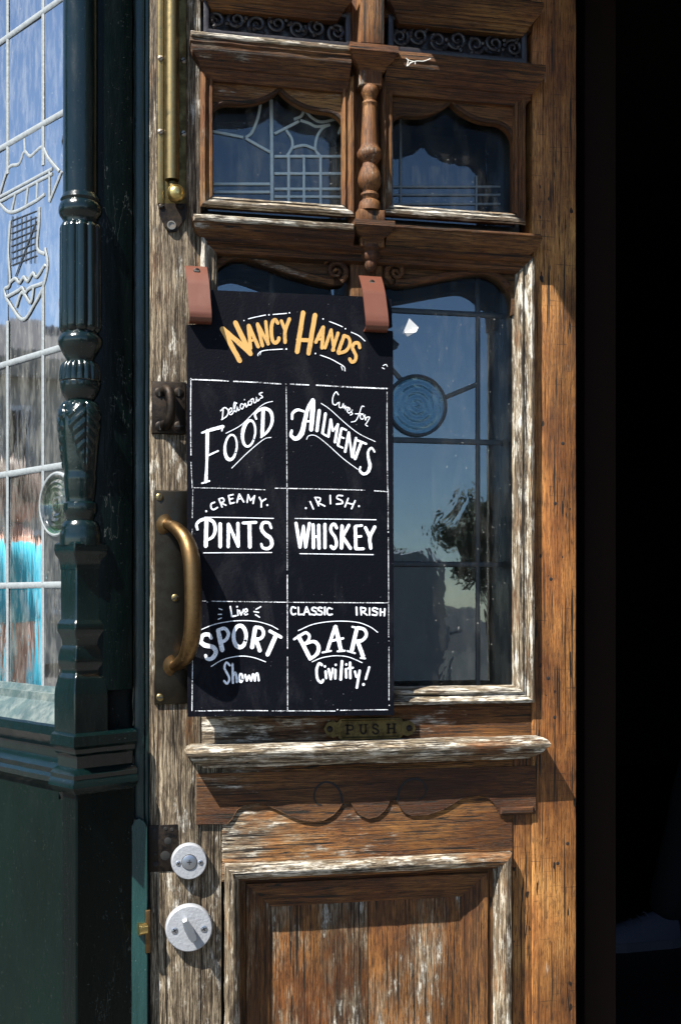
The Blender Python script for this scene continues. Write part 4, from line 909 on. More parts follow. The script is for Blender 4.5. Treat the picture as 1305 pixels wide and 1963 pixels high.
word('lettering', [([22, 24, 18, 26], (150, 912), (148, 1060), (143, 1222))[0:0] or [[20, 22, 14, 22], (152, 908), (150, 1060), (143, 1222)], (9, (118, 1230), (165, 1216)), [[10, 20, 20], (118, 922), (180, 902), (248, 884)], (9, (246, 884), (240, 910)), (10, (158, 1060), (218, 1032)),
    [[12, 22, 13, 10, 12], *ell(295, 1010, 36, 76, 0.10)], [[11, 15, 24, 13, 11], *ell(405, 926, 38, 80, 0.14)], (22, (492, 786), (486, 938)), [[12, 16, 20, 18, 10], (450, 838), (442, 808), (470, 782), (505, 774), (540, 798), (546, 858), (520, 912), (478, 950)]], 'white', SA, 'large white word FOOD rising to the right', 18)
word('flourish', [(265, 925), ][:0] + [(4, (265, 925), (350, 880), (410, 825), (470, 765), (510, 740), (550, 730)), (4, (300, 1138), (400, 1040), (495, 962), (540, 950))], 'white', SA, 'thin white lines above and below FOOD', 4)
word('lettering', [(6, (950, 690), (936, 672), (918, 700), (915, 740), (932, 752), (948, 738)), (5.5, (956, 735), (955, 765), (972, 766), (980, 742), (982, 772), (992, 756), (993, 785), (998, 768), (1008, 766)), (5.5, (1006, 786), (1021, 780), (1013, 768), (1003, 786), (1013, 802), (1024, 796), (1036, 782), (1030, 796), (1036, 806), (1022, 814)),
    (5.5, (1106, 762), (1092, 762), (1076, 810), (1056, 848), (1028, 856)), (5, (1052, 806), (1102, 806)), (5.5, *ell(1094, 824, 11, 15)), (5.5, (1112, 812), (1114, 846), (1122, 828), (1140, 828), (1122, 862), (1114, 872), (1128, 882))], 'white', SA, 'white script words Cures for', 8)
word('lettering', [[[26, 30, 24], (795, 722), (792, 800), (784, 905)], [[18, 24, 30, 22, 16], (790, 722), (762, 780), (745, 850), (726, 925), (692, 958), (662, 938), (666, 908)], [[14, 18, 12], (668, 838), (672, 802), (702, 782), (742, 792)], (12, (742, 852), (786, 852)),
    (20, (834, 784), (819, 910)), (17, (872, 804), (853, 924)), (12, (853, 926), (880, 942)), (16, (904, 840), (889, 946)), (11, (906, 840), (916, 912)), (11, (917, 912), (946, 872)), (16, (947, 870), (929, 980)), (16, (969, 896), (947, 998)), (11, (970, 893), (1000, 906)), (10, (958, 945), (984, 955)), (11, (947, 1000), (976, 1014)),
    (16, (1013, 920), (991, 1038)), (13, (1014, 920), (1032, 1070)), (16, (1057, 954), (1036, 1072)), (13, (1056, 964), (1120, 990)), (18, (1089, 982), (1051, 1082)), [[11, 14, 21, 17, 11], (1170, 1038), (1152, 1014), (1131, 1036), (1133, 1078), (1142, 1122), (1130, 1161), (1102, 1173), (1080, 1152), (1084, 1130)]], 'white', SA, 'large white word AILMENTS falling to the right', 20)
word('flourish', [(4, (845, 742), (900, 780), (1000, 870), (1080, 930), (1175, 976)), (4, (756, 962), (770, 940), (812, 940), (880, 990), (980, 1080), (1068, 1145))], 'white', SA, 'thin white lines above and below AILMENTS', 4)
word('lettering', [(9, (145, 191)), (9, (197, 136), (176, 146), (175, 170), (190, 181), (214, 168)), (9, (222, 117), (242, 166)), (8, (220, 117), (246, 111), (253, 130), (232, 141)), (8, (236, 141), (266, 155)), (9, (281, 96), (291, 145)), (8, (280, 96), (309, 89)), (8, (286, 119), (308, 113)), (8, (291, 145), (316, 138)), (9, (346, 86), (332, 138)), (9, (346, 86), (374, 135)), (8, (338, 116), (364, 113)),
    (9, (394, 138), (401, 90)), (8, (401, 90), (415, 126)), (8, (415, 126), (440, 96)), (9, (440, 96), (430, 144)), (9, (468, 106), (483, 134)), (9, (508, 116), (483, 134), (480, 166)), (9, (517, 154))], 'white', SB, 'small white word CREAMY', 9)
word('lettering', [(9, (752, 172)), (9, (778, 132), (798, 178)), (9, (808, 107), (830, 158)), (8, (806, 107), (838, 110), (836, 130), (818, 136)), (8, (822, 137), (868, 160)), (9, (900, 94), (902, 146)), (9, (976, 97), (948, 95), (942, 112), (970, 126), (974, 142), (938, 148)), (9, (1010, 112), (990, 164)), (9, (1052, 126), (1030, 176)), (8, (1000, 140), (1042, 150)), (9, (1075, 160))], 'white', SB, 'small white word IRISH above WHISKEY', 9)
word('lettering', [(24, (146, 252), (142, 405)), [[14, 18, 20, 20, 14], (92, 304), (86, 272), (110, 247), (150, 239), (188, 256), (200, 300), (186, 345), (146, 370)], (22, (230, 268), (230, 408)), (20, (281, 268), (279, 408)), (18, (281, 268), (340, 405)), (20, (338, 264), (340, 405)), (17, (368, 263), (450, 259)), (23, (408, 265), (411, 410)), [[14, 20, 24, 20, 14], (541, 294), (526, 262), (492, 263), (481, 296), (502, 330), (536, 356), (545, 394), (524, 418), (490, 414), (480, 390)]], 'white', SB, 'white word PINTS', 20)
word('flourish', [(5, (135, 227), (340, 230), (555, 235)), (5, (128, 445), (545, 443))], 'white', SB, 'thin white lines above and below PINTS', 5)
word('lettering', [(20, (692, 262), (716, 412)), (17, (717, 412), (738, 280)), (17, (737, 280), (750, 412)), (20, (750, 410), (774, 264)), (21, (796, 272), (798, 414)), (21, (830, 276), (832, 418)), (15, (798, 346), (832, 346)), (20, (868, 270), (868, 414)), (19, (940, 294), (926, 270), (906, 282), (906, 316), (930, 350), (938, 396), (921, 418), (904, 404)), (22, (972, 280), (969, 416)), (19, (1014, 276), (976, 346)), (21, (976, 346), (1024, 418)), (21, (1053, 286), (1056, 418)), (15, (1053, 282), (1094, 278)), (14, (1054, 346), (1090, 344)), (17, (1056, 421), (1104, 420)), (20, (1114, 290), (1142, 350)), (21, (1172, 286), (1142, 350), (1147, 418))], 'white', SB, 'white word WHISKEY', 20)
word('flourish', [(5, (685, 235), (1180, 243)), (5, (715, 450), (1163, 456))], 'white', SB, 'thin white lines above and below WHISKEY', 5)
word('lettering', [(9, (292, 772), (300, 834)), (9, (300, 834), (328, 828)), (8, (336, 792), (339, 826)), (8, (333, 774)), (9, (346, 796), (358, 824)), (8, (358, 824), (373, 789)), (8, (376, 810), (396, 800), (388, 786), (376, 802), (382, 822), (398, 818))], 'white', SB, 'small white word Live', 8)
word('flourish', [(6, (222, 785), (242, 792)), (6, (218, 820), (240, 820)), (6, (218, 850), (238, 842)), (7, (478, 773), (448, 790)), (7, (435, 803), (465, 808)), (7, (445, 822), (470, 838))], 'white', SB, 'short white ray beside the word Live', 8)
word('lettering', [[[18, 26, 28, 26, 16], (176, 968), (162, 944), (126, 948), (112, 984), (136, 1008), (184, 1020), (204, 1050), (184, 1086), (152, 1092), (140, 1068)], (27, (218, 920), (243, 1040)), (20, (214, 918), (256, 906), (280, 936), (266, 974), (234, 990)), [[20, 28, 20, 24, 20], *ell(350, 955, 38, 66)], (26, (444, 902), (424, 1022)), (20, (444, 898), (482, 906), (494, 940), (474, 968), (432, 970)), (24, (448, 972), (472, 1042)), (20, (532, 922), (602, 960)), (26, (570, 948), (518, 1066))], 'white', SB, 'large white arched word SPORT', 26)
word('flourish', [(5, (110, 915), (200, 880), (320, 860), (440, 862), (530, 885), (583, 912)), (5, (175, 1138), (250, 1095), (350, 1075), (430, 1083), (507, 1110))], 'white', SB, 'thin white arcs above and below SPORT', 5)
word('lettering', [(13, (290, 1132), (268, 1114), (256, 1145), (275, 1185), (286, 1215), (272, 1243), (254, 1226)), (13, (305, 1122), (308, 1240)), (13, (308, 1196), (324, 1176), (332, 1234)), (13, *ell(356, 1208, 11, 24)), (13, (382, 1188), (393, 1226)), (11, (393, 1226), (406, 1192)), (11, (406, 1192), (418, 1226)), (13, (418, 1226), (430, 1184)), (13, (441, 1188), (442, 1226)), (13, (442, 1198), (457, 1180), (465, 1224))], 'white', SB, 'white word Shown below SPORT', 13)
word('lettering', [(10, (690, 782), (669, 776), (661, 800), (671, 821), (692, 816)), (10, (706, 777), (708, 822)), (9, (708, 822), (735, 820)), (10, (756, 774), (739, 824)), (10, (756, 774), (776, 822)), (8, (746, 806), (770, 804)), (10, (816, 782), (797, 778), (789, 792), (813, 806), (808, 822), (783, 820)), (10, (852, 782), (834, 778), (826, 792), (850, 806), (846, 822), (820, 820)), (11, (868, 777), (867, 822)), (10, (912, 787), (891, 781), (881, 800), (889, 822), (913, 820))], 'white', SB, 'small white word CLASSIC', 10)
word('lettering', [(11, (1060, 777), (1062, 824)), (10, (1086, 778), (1090, 824)), (9, (1086, 778), (1115, 784), (1110, 800), (1090, 804)), (9, (1096, 804), (1126, 825)), (10, (1140, 782), (1140, 825)), (10, (1190, 787), (1166, 781), (1159, 795), (1185, 808), (1180, 825), (1155, 822)), (11, (1206, 787), (1206, 827)), (11, (1232, 787), (1230, 829)), (8, (1206, 806), (1232, 808))], 'white', SB, 'small white word IRISH above BAR, at the right edge', 10)
word('lettering', [(25, (708, 955), (778, 1090)), (14, (680, 972), (730, 940)), (17, (718, 948), (754, 932), (774, 956), (760, 988), (736, 1004)), [[14, 22, 24, 16], (746, 1002), (798, 986), (828, 1012), (822, 1058), (776, 1096)], (20, (930, 894), (882, 1042)), (25, (932, 894), (966, 1040)), (14, (906, 982), (980, 966)), (11, (852, 1053), (906, 1043)), (11, (944, 1046), (992, 1042)), (25, (1062, 908), (1032, 1040)), (12, (1034, 896), (1082, 908)), (20, (1066, 902), (1106, 912), (1120, 946), (1096, 978), (1046, 986)), (25, (1068, 988), (1100, 1076)), (11, (1084, 1086), (1113, 1089)), (11, (1006, 1044), (1052, 1058))], 'white', SB, 'large white arched word BAR', 24)
word('flourish', [(5, (705, 920), (800, 880), (930, 862), (1060, 868), (1140, 895), (1190, 930)), (5, (790, 1110), (850, 1085), (930, 1073), (1010, 1080), (1095, 1115))], 'white', SB, 'thin white arcs above and below BAR', 5)
word('lettering', [(16, (850, 1130), (832, 1120), (817, 1160), (824, 1216), (845, 1236), (858, 1220)), (15, (872, 1168), (876, 1210)), (11, (868, 1138)), (15, (890, 1154), (904, 1216)), (13, (904, 1216), (916, 1150)), (15, (932, 1158), (931, 1212)), (11, (934, 1128)), (17, (972, 1106), (964, 1218)), (15, (996, 1154), (998, 1206)), (11, (998, 1126)), (15, (1021, 1114), (1023, 1210)), (12, (1008, 1150), (1040, 1146)), (14, (1050, 1168), (1060, 1202)), (15, (1080, 1162), (1062, 1268)), (14, (1138, 1142), (1116, 1216)), (13, (1103, 1248))], 'white', SB, 'white word Civility with exclamation mark', 15)
# leather straps: from a screw on the door, out over the board's edge and back under it
def strap(pl, pr, pt, pbm, lean):
    dt = 0.016; rows = []; rows2 = []
    zt_ = AZ((pl+pr)/2, pt, dt); zb_ = AZ((pl+pr)/2, pbm, SD+.014); xl, xr = AX(pl, dt), AX(pr, dt); H = zt_-zb_
    path = [(0.0, 0.015), (0.06, 0.0195), (0.18, 0.027), (0.32, 0.0345), (0.48, 0.0385), (0.62, 0.042), (0.76, 0.0455), (0.86, 0.047), (0.94, 0.046), (0.985, 0.042), (1.0, 0.037), (0.998, 0.031), (0.98, 0.025)]
    n = 8
    for i in range(len(path)-1):
        for q in range(3):
            t = (path[i][0]+(path[i+1][0]-path[i][0])*q/3); d = path[i][1]+(path[i+1][1]-path[i][1])*q/3
            for lst, off in ((rows, 0.0), (rows2, 0.0026)):
                dd = d-off*(1 if t < 0.9 else .3); zz = zt_-H*t+(off if t > 0.96 else 0)
                lst.append([jit((xl+(xr-xl)*k/n+lean*t*H, -dd, zz), 0.0003, 30) for k in range(n+1)])
    V1, F1 = loft(rows); V2, F2 = loft(rows2); m = len(V1); Fc = F1+[tuple(i+m for i in reversed(f)) for f in F2]; c = n+1
    for i in range(len(rows)-1):
        for e in (0, n): Fc.append((i*c+e, (i+1)*c+e, m+(i+1)*c+e, m+i*c+e))
    for k in range(n): Fc.append((k, k+1, m+k+1, m+k))
    s = put('leather_strap', V1+V2, Fc, M['leather'], sign, 50)
    return s
s1 = strap(355, 397, 510, 617, 0.05); s2 = strap(688, 731, 529, 633, 0.04)
for px, py, s in ((377, 522, s1), (711, 544, s2)):
    x, z = D(px, py, .018); put('strap_screw', *lathe([(0.0046, 0.0), (0.0046, 0.0035), (0.003, 0.0045), (0, 0.0045)], x, -0.0195, 14, None, 'Y', z), M['iron'], s)
    put('slot', *box(x-.0034, x+.0034, -0.0246, -0.0239, z-.0006, z+.0006, 0.0001), M['screw'], s, 0)

# ================================================================== SMALL THINGS
sc = [A(*f3(*p), -0.010) for p in [(262, 590), (318, 642), (302, 672), (258, 693), (232, 672)]]
V, Fc = plate(sc, [], 0.0135, 0.0138); V = [(x, y-0.004*math.sin((x+z)*160), z) for x, y, z in V]
tag(put('paper_scrap', V, Fc, M['paper'], None, 0), 'torn white scrap of paper stuck on the door glass beside the chalkboard', 'paper')
wq = [(430, 330), (440, 345), (400, 352), (370, 352), (340, 370), (322, 376)]
parts = []
for pts in ([(318, 330), (332, 345), (326, 376), (345, 360), (370, 350), (372, 365)], [(340, 358), (380, 348), (420, 348), (460, 334)], [(330, 340), (345, 346), (372, 352)]):
    parts.append(tube(smoothline([(*A(*f7(x, y), 0.032)[:1], -0.032, A(*f7(x, y), 0.032)[1]) for x, y in pts], 4), 0.0006, 5))
tag(put('cobweb', *merge(*parts), M['web'], None), 'pale scrap of cobweb hanging on the upper right cornice of the door', 'cobweb')

# ================================================================== PEOPLE (one mirrored in the bay glass, one standing in the dark room)
M['skin'] = plain('skin', (0.50, 0.27, 0.19), 0.55, 0.1, 60, 0.12)
M['hair'] = plain('brown_hair', (0.09, 0.045, 0.02), 0.5, 0.6, 150)
M['tee'] = plain('turquoise_cotton', (0.02, 0.50, 0.68), 0.85, 0.3, 60)
M['denim'] = plain('dark_denim', (0.02, 0.025, 0.04), 0.85, 0.3, 150)
M['blackcloth'] = plain('black_cloth', (0.008, 0.008, 0.009), 0.9, 0.3, 80)
M['shoe'] = plain('pale_canvas', (0.08, 0.085, 0.12), 0.7, 0.3, 120)
M['rubber'] = plain('grey_rubber', (0.09, 0.09, 0.11), 0.6)
def skin(name, nodes, edges, mat, parent, sub=2):
    me = bpy.data.meshes.new(name); me.from_pydata([n[0] for n in nodes], edges, []); me.materials.append(mat)
    bm = bmesh.new(); bm.from_mesh(me); ly = bm.verts.layers.skin.verify(); bm.verts.ensure_lookup_table()
    for i, n in enumerate(nodes):
        bm.verts[i][ly].radius = n[1] if isinstance(n[1], tuple) else (n[1], n[1]); bm.verts[i][ly].use_root = (i == 0)
    bm.to_mesh(me); bm.free()
    o = bpy.data.objects.new(name, me); C.objects.link(o); o.parent = parent
    m = o.modifiers.new('skin', 'SKIN'); m.use_smooth_shade = True; s = o.modifiers.new('sub', 'SUBSURF'); s.levels = sub; s.render_levels = sub
    return o
def chain(n0, pts, nodes, edges):
    last = n0
    for p in pts:
        nodes.append(p); k = len(nodes)-1
        if last is not None: edges.append((last, k))
        last = k
    return last
def hand(nodes, edges, wrist, palm, dirv, side, curl):
    """palm and five fingers grown from the wrist"""
    d = Vector(dirv).normalized(); s = Vector(side).normalized(); u = d.cross(s)
    wp = Vector(palm); a = chain(wrist, [(tuple(wp), 0.026), (tuple(wp+d*0.045), 0.027)], nodes, edges)
    for k, L in enumerate((0.068, 0.078, 0.072, 0.056)):
        b0 = wp+d*0.06+s*(0.030-0.020*k); chain(a, [(tuple(b0), 0.010), (tuple(b0+d*L*0.5+u*curl*L*0.3), 0.009), (tuple(b0+d*L*0.8+u*curl*L*0.75), 0.0075)], nodes, edges)
    b0 = wp+s*0.034+d*0.012; chain(a-1, [(tuple(b0), 0.011), (tuple(b0+d*0.03+s*0.012+u*0.01*curl), 0.010), (tuple(b0+d*0.055+s*0.010+u*0.02*curl), 0.008)], nodes, edges)
def person(label, loc, rz, top, legs, phone=False, stride=0.0):
    root = bpy.data.objects.new('person', None); C.objects.link(root); tag(root, label, 'person'); root.location = loc; root.rotation_euler = (0, 0, rz)
    # body: faces local -Y
    N = [((0, 0, 0.93), (0.15, 0.11))]; E = []
    ch = chain(0, [((0, 0.0, 1.10), (0.125, 0.09)), ((0, 0.0, 1.26), (0.145, 0.105)), ((0, 0.01, 1.36), (0.11, 0.085)), ((0, 0.0, 1.43), 0.052), ((0, -0.02, 1.49), 0.052)], N, E)
    chest = 2
    for s in (-1, 1):
        if phone and s == 1: arm = [((s*0.18, 0.01, 1.35), 0.052), ((s*0.23, 0.02, 1.10), 0.042), ((s*0.17, -0.17, 1.06), 0.034), ((s*0.12, -0.27, 1.10), 0.024)]
        else: arm = [((s*0.18, 0.01, 1.35), 0.052), ((s*0.23, 0.03, 1.08), 0.042), ((s*0.24, 0.0, 0.92), 0.034), ((s*0.24, -0.03, 0.82), 0.024)]
        e = chain(3, arm, N, E)
        if phone and s == 1: hand(N, E, e, (s*0.105, -0.30, 1.115), (-0.5, -0.8, 0.2), (0, 0, 1), 1)
        else: hand(N, E, e, (s*0.24, -0.035, 0.79), (0, -0.1, -1), (0, -1, 0), -s*0.6)
        chain(0, [((s*0.09, 0, 0.88), 0.095), ((s*0.10, -0.01+s*stride*.6, 0.50), 0.058), ((s*0.10, 0.02+s*stride*.82, 0.28), 0.052), ((s*0.10, 0.02+s*stride, 0.09), 0.036)], N, E)
    skin('body', N, E, M['skin'], root)
    # head: skull, jaw, nose, ears, eyes, mouth
    hz_ = 1.60; V = []; n = 24; m = 18; rows = []
    tl = 0.35 if phone else 0.0
    def hp(p):
        x, y, z = p; y2 = y*math.cos(tl)-z*math.sin(tl); z2 = y*math.sin(tl)+z*math.cos(tl); return (x, y2-0.02, z2+hz_)
    for i in range(m+1):
        ph = -math.pi/2+math.pi*i/m; row = []
        for j in range(n):
            a = 2*math.pi*j/n; cx_, cy_, cz2 = math.cos(ph)*math.cos(a), math.cos(ph)*math.sin(a), math.sin(ph)
            x, y, z = 0.074*cx_, 0.095*cy_, 0.115*cz2
            if z < 0: x *= 1+z*2.6; y = y*(1+z*1.4) if y > 0 else y*(1+z*0.6)
            if cy_ < -0.8 and abs(x) < 0.02 and -0.045 < z < 0.012: y -= 0.020*(1-abs(x)/0.02)*(1-abs(z+0.03)/0.045)
            if cy_ < -0.5 and abs(z-0.008) < 0.012 and 0.015 < abs(x) < 0.048: y += 0.007
            row.append(hp((x, y, z)))
        rows.append(row)
    put('head', *loft(rows, True), M['skin'], root, 60).matrix_parent_inverse = Matrix()
    for s in (-1, 1):
        for nm, c, r, mt in (('ear', (s*0.076, 0.005, -0.005), (0.008, 0.018, 0.030), 'skin'), ('eye', (s*0.031, -0.080, 0.008), (0.013, 0.010, 0.007), 'black')):
            rr_ = [[hp((c[0]+r[0]*math.cos(p)*math.cos(a), c[1]+r[1]*math.cos(p)*math.sin(a), c[2]+r[2]*math.sin(p))) for a in [k*math.pi/5 for k in range(10)]] for p in [-1.57+k*3.14/6 for k in range(7)]]
            put(nm, *loft(rr_, True), M[mt], root, 60).matrix_parent_inverse = Matrix()
    put('mouth', *tube([hp((x, -0.083+abs(x)*0.35, -0.060)) for x in (-.024, -.012, 0, .012, .024)], [.002, .005, .005, .005, .002], 6), plain('lips', (0.35, 0.12, 0.10), 0.5), root).matrix_parent_inverse = Matrix()
    hr = []
    for i in range(11):
        ph = -0.15+1.72*i/10
        hr.append([hp((0.084*math.cos(ph)*math.cos(a)*(1+.05*math.sin(9*a)), 0.014+0.100*math.cos(ph)*math.sin(a)*(1+.04*math.sin(13*a)), 0.018+0.112*math.sin(ph) - (0.06 if math.sin(a) > -0.2 and i < 3 else 0) + (0.055 if math.sin(a) < -0.55 and i < 4 else 0))) for a in [2*math.pi*k/28 for k in range(28)]])
    put('hair', *loft(hr, True), M['hair'], root, 60).matrix_parent_inverse = Matrix()
    # shirt and trousers
    N = [((0, 0, 0.80), (0.20, 0.155))]; E = []
    chain(0, [((0, 0, 0.93), (0.185, 0.145)), ((0, 0.0, 1.10), (0.165, 0.125)), ((0, 0.0, 1.26), (0.172, 0.13)), ((0, 0.01, 1.365), (0.12, 0.095)), ((0, 0.005, 1.42), 0.066)], N, E)
    for s in (-1, 1): chain(4, [((s*0.18, 0.01, 1.35), 0.070), ((s*0.215, 0.018, 1.20), 0.070), ((s*0.225, 0.02, 1.11), 0.068)], N, E)
    skin('shirt', N, E, top, root)
    N = [((0, 0, 0.97), (0.170, 0.130))]; E = []
    for s in (-1, 1): chain(0, [((s*0.09, 0, 0.85), 0.118), ((s*0.10, -0.01+s*stride*.6, 0.50), 0.074), ((s*0.10, 0.02+s*stride*.84, 0.26), 0.068), ((s*0.10, 0.02+s*stride, 0.07), 0.062)], N, E)
    skin('trousers', N, E, legs, root)
    for s in (-1, 1):
        y0 = 0.06+s*stride; sec = [(0.0, 0.028, 0.075), (0.03, 0.036, 0.085), (0.08, 0.038, 0.088), (0.13, 0.042, 0.068), (0.18, 0.046, 0.054), (0.23, 0.042, 0.046), (0.262, 0.028, 0.038), (0.272, 0.010, 0.026)]; rows = []
        for t, hw, h in sec: rows.append([(s*0.10+hw*1.0*cx_, y0-t, 0.022+max(0.0, cz2)*h*0.9) for cx_, cz2 in [(math.cos(a), math.sin(a)) for a in [math.pi*k/10 for k in range(11)]]])
        sh = put('shoe', *loft(rows), M['shoe'], root, 70); sh.matrix_parent_inverse = Matrix()
        so_ = [(s*0.10+hw*1.08*q, y0-t+(0.006 if t == 0 else 0)) for t, hw, h in sec for q in (1,)] + [(s*0.10-hw*1.08, y0-t) for t, hw, h in reversed(sec)]
        Vs = [(x, y, 0.0) for x, y in so_] + [(x, y, 0.026) for x, y in so_]; k = len(so_)
        put('sole', Vs, [tuple(range(k)), tuple(range(2*k-1, k-1, -1))]+[(i, (i+1) % k, k+(i+1) % k, k+i) for i in range(k)], M['rubber'], sh, 0)
        for q in range(4):
            yy = y0-0.10-q*0.022; put('lace', *tube([(s*0.10+x, yy, 0.024+0.9*(0.085-q*0.010)*math.sqrt(max(0, 1-(x/0.042)**2))) for x in (-.022, -.011, 0, .011, .022)], 0.0028, 6), M['rubber'], sh)
    return root
_r = ray(2, HOR); _t = (QC + NW*GO - CAM).dot(NW)/_r.dot(NW); _p = CAM + _r*_t; _d = (_r - NW*2*_r.dot(NW)).normalized()
pp_ = _p + _d*2.5
person('person in a turquoise t-shirt and dark jeans mirrored in the leaded bay window', (pp_.x, pp_.y, 0.0), math.atan2(_p.x-pp_.x, -(_p.y-pp_.y))+1.5, M['tee'], M['denim'], True)
pi_ = CAM + ray(1188, HOR)*3.15
person('person in black clothes and pale lace-up shoes standing in the dark doorway', (pi_.x+0.21+0.36, pi_.y+0.10, FL), -R(90), M['blackcloth'], M['blackcloth'], False, 0.36)

# ================================================================== THE STREET, seen mirrored in the panes
M['vanw'] = plain('white_vehicle_paint', (0.75, 0.76, 0.76), 0.25, 0, 5, 0.05)
M['vglass'] = plain('vehicle_glass', (0.01, 0.012, 0.014), 0.08)
M['tyre'] = plain('tyre_rubber', (0.012, 0.012, 0.012), 0.8)
M['lamp'] = plain('lamp_lens', (0.5, 0.1, 0.05), 0.2)
def van(x0, y0):
    root = thing('parked_van', 'white parked van mirrored in the door glass', 'van', (x0, y0, -0.13))
    side = [(0.0, 0.35), (0.0, 0.95), (0.35, 1.12), (0.95, 1.25), (1.55, 1.95), (1.85, 2.08), (4.55, 2.08), (4.7, 1.95), (4.75, 0.4), (4.3, 0.32), (4.05, 0.62), (3.65, 0.62), (3.4, 0.32), (1.45, 0.32), (1.2, 0.62), (0.8, 0.62), (0.55, 0.32)]
    side = [(x0+a, b*0.86-0.13) for a, b in side]
    V = []; rows = [[(x, y0+q, z if i == 0 or i == 3 else z) for x, z in side] for i, q in enumerate((-1.85, -1.75, -0.1, 0.0))]
    for i in (0, 3): rows[i] = [(x0+2.4+(x-x0-2.4)*0.985, y, 0.9+(z-0.9)*0.97) for x, y, z in rows[i]]
    V, Fc = loft(rows, True); n = len(side); Fc += [tuple(range(n)), tuple(3*n+k for k in range(n))]
    put('body', V, Fc, M['vanw'], root, 40)
    for poly in ([(1.1, 1.28), (1.62, 1.88), (2.05, 1.88), (2.05, 1.28)],): put('side_window', *plate([(x0+a, b*0.86-0.13) for a, b in poly], [], y0+0.012, y0-0.02), M['vglass'], root, 0)
    put('windscreen', [(x0+1.02, y0-0.15, 1.02), (x0+1.55, y0-0.2, 1.52), (x0+1.55, y0-1.65, 1.52), (x0+1.02, y0-1.7, 1.02)], [(0, 1, 2, 3)], M['vglass'], root, 0)
    put('door_seam', *plate([(x0+2.1, 0.3), (x0+2.115, 0.3), (x0+2.115, 1.5), (x0+2.1, 1.5)], [], y0+0.006, y0-0.01), M['tyre'], root, 0)
    put('headlight', *plate([(x0+0.05, 0.72), (x0+0.35, 0.76), (x0+0.3, 0.92), (x0+0.05, 0.86)], [], y0+0.008, y0-0.03), M['lead'], root, 0)
    put('wing_mirror', *box(x0+1.25, x0+1.13, y0-0.02, y0+0.18, 1.12, 1.34, 0.02), M['tyre'], root)
    for a in (1.0, 3.85):
        for yy in (0.0, -1.62):
            wl = put('wheel', *lathe([(0.20, 0.0), (0.31, 0.0), (0.33, -0.03), (0.33, -0.17), (0.31, -0.2), (0.2, -0.2)], x0+a, y0+yy-0.005, 28, None, 'Y', 0.20), M['tyre'], root)
            put('rim', *lathe([(0.20, 0.004), (0.17, -0.02), (0.05, -0.01), (0.0, -0.01)], x0+a, y0+yy-0.002, 20, None, 'Y', 0.20), M['lead'], wl)
van(-2.2, -8.0)
M['bark'] = plain('bark', (0.09, 0.065, 0.045), 0.9, 0.6, 30)
def leafmat(n, c):
    b = NB(n); b.set(Base_Color=b.mix(b.noise((3, 3, 3), 3, 0.6), c, tuple(q*0.5 for q in c)), Roughness=0.6); return b.m
M['leaf'] = leafmat('leaves', (0.06, 0.11, 0.03)); M['leaf2'] = leafmat('dark_leaves', (0.035, 0.07, 0.025))
def tree(label, x, y, h, r, mat):
    root = thing('street_tree', label, 'tree', (x, y, 0), 'trees across the street'); root['group'] = 'street trees mirrored in the glass'
    parts = [tube([(x+0.05*math.sin(k), y+0.04*math.cos(2*k), h*0.6*k/5) for k in range(6)], [0.16*(1-0.12*k)*h/6 for k in range(6)], 10)]; tips = []
    for k in range(9):
        a = k*2.4; L = r*random.uniform(0.5, 0.9); e = Vector((x+L*math.cos(a), y+L*math.sin(a), h*random.uniform(0.55, 0.92))); b0 = Vector((x, y, h*random.uniform(0.3, 0.55)))
        parts.append(tube([b0, b0.lerp(e, 0.5)+Vector((0, 0, 0.15)), e], [0.06*h/6, 0.04*h/6, 0.012], 6)); tips.append(e)
    put('trunk', *merge(*parts), M['bark'], root)
    V, Fc = [], []; cl_ = tips + [Vector((x+random.gauss(0, r*.4), y+random.gauss(0, r*.4), h*random.uniform(.5, 1))) for _ in range(22)]
    for c in cl_:
        cr_ = r*random.uniform(0.22, 0.40)
        for _ in range(260):
            d = Vector((random.gauss(0, 1), random.gauss(0, 1), random.gauss(0, .8))).normalized(); p = c+d*cr_*random.uniform(0.5, 1.05); s = 0.034*h*random.uniform(.7, 1.3)
            u = Vector((random.gauss(0, 1), random.gauss(0, 1), random.gauss(0, 1))).normalized(); v = u.orthogonal().normalized(); b = len(V)
            V += [p-u*s, p+v*s*.5, p+u*s, p-v*s*.5]; Fc.append((b, b+1, b+2, b+3))
    put('crown', V, Fc, M[mat], root, 0)
tree('dark round-crowned tree beyond the van, mirrored in the door glass', 12.4, -36, 4.3, 2.2, 'leaf2')
tree('lighter bushy tree left of the dark one, mirrored behind the van', 9.4, -42, 3.0, 1.8, 'leaf')
tree('tall leafy tree mirrored at the upper left of the bay glass', -15.5, 4.0, 10.0, 2.6, 'leaf')
def brickmat(n, c):
    b = NB(n); t = b.n('TexBrick'); t.inputs['Scale'].default_value = 4.0; t.inputs['Color1'].default_value = (*c, 1); t.inputs['Color2'].default_value = (*[q*0.75 for q in c], 1); t.inputs['Mortar'].default_value = (0.35, 0.33, 0.3, 1)
    g = b.n('TexCoord'); b.l(g.outputs['Object'], t.inputs['Vector']); b.set(Base_Color=b.mix(b.noise((.8, .8, .5), 4, .6), t.outputs[0], tuple(q*0.6 for q in c)), Roughness=0.85); return b.m
M['bk1'] = plain('grey_render', (0.52, 0.48, 0.40), 0.85, 0.2, 1.2, 0.4); M['bk2'] = plain('brown_brick', (0.34, 0.29, 0.23), 0.85, 0.2, 2.0, 0.45); M['bk3'] = plain('pale_stone', (0.42, 0.38, 0.31), 0.85, 0.2, 1.5, 0.3)
M['slate'] = plain('slate', (0.05, 0.052, 0.06), 0.7)
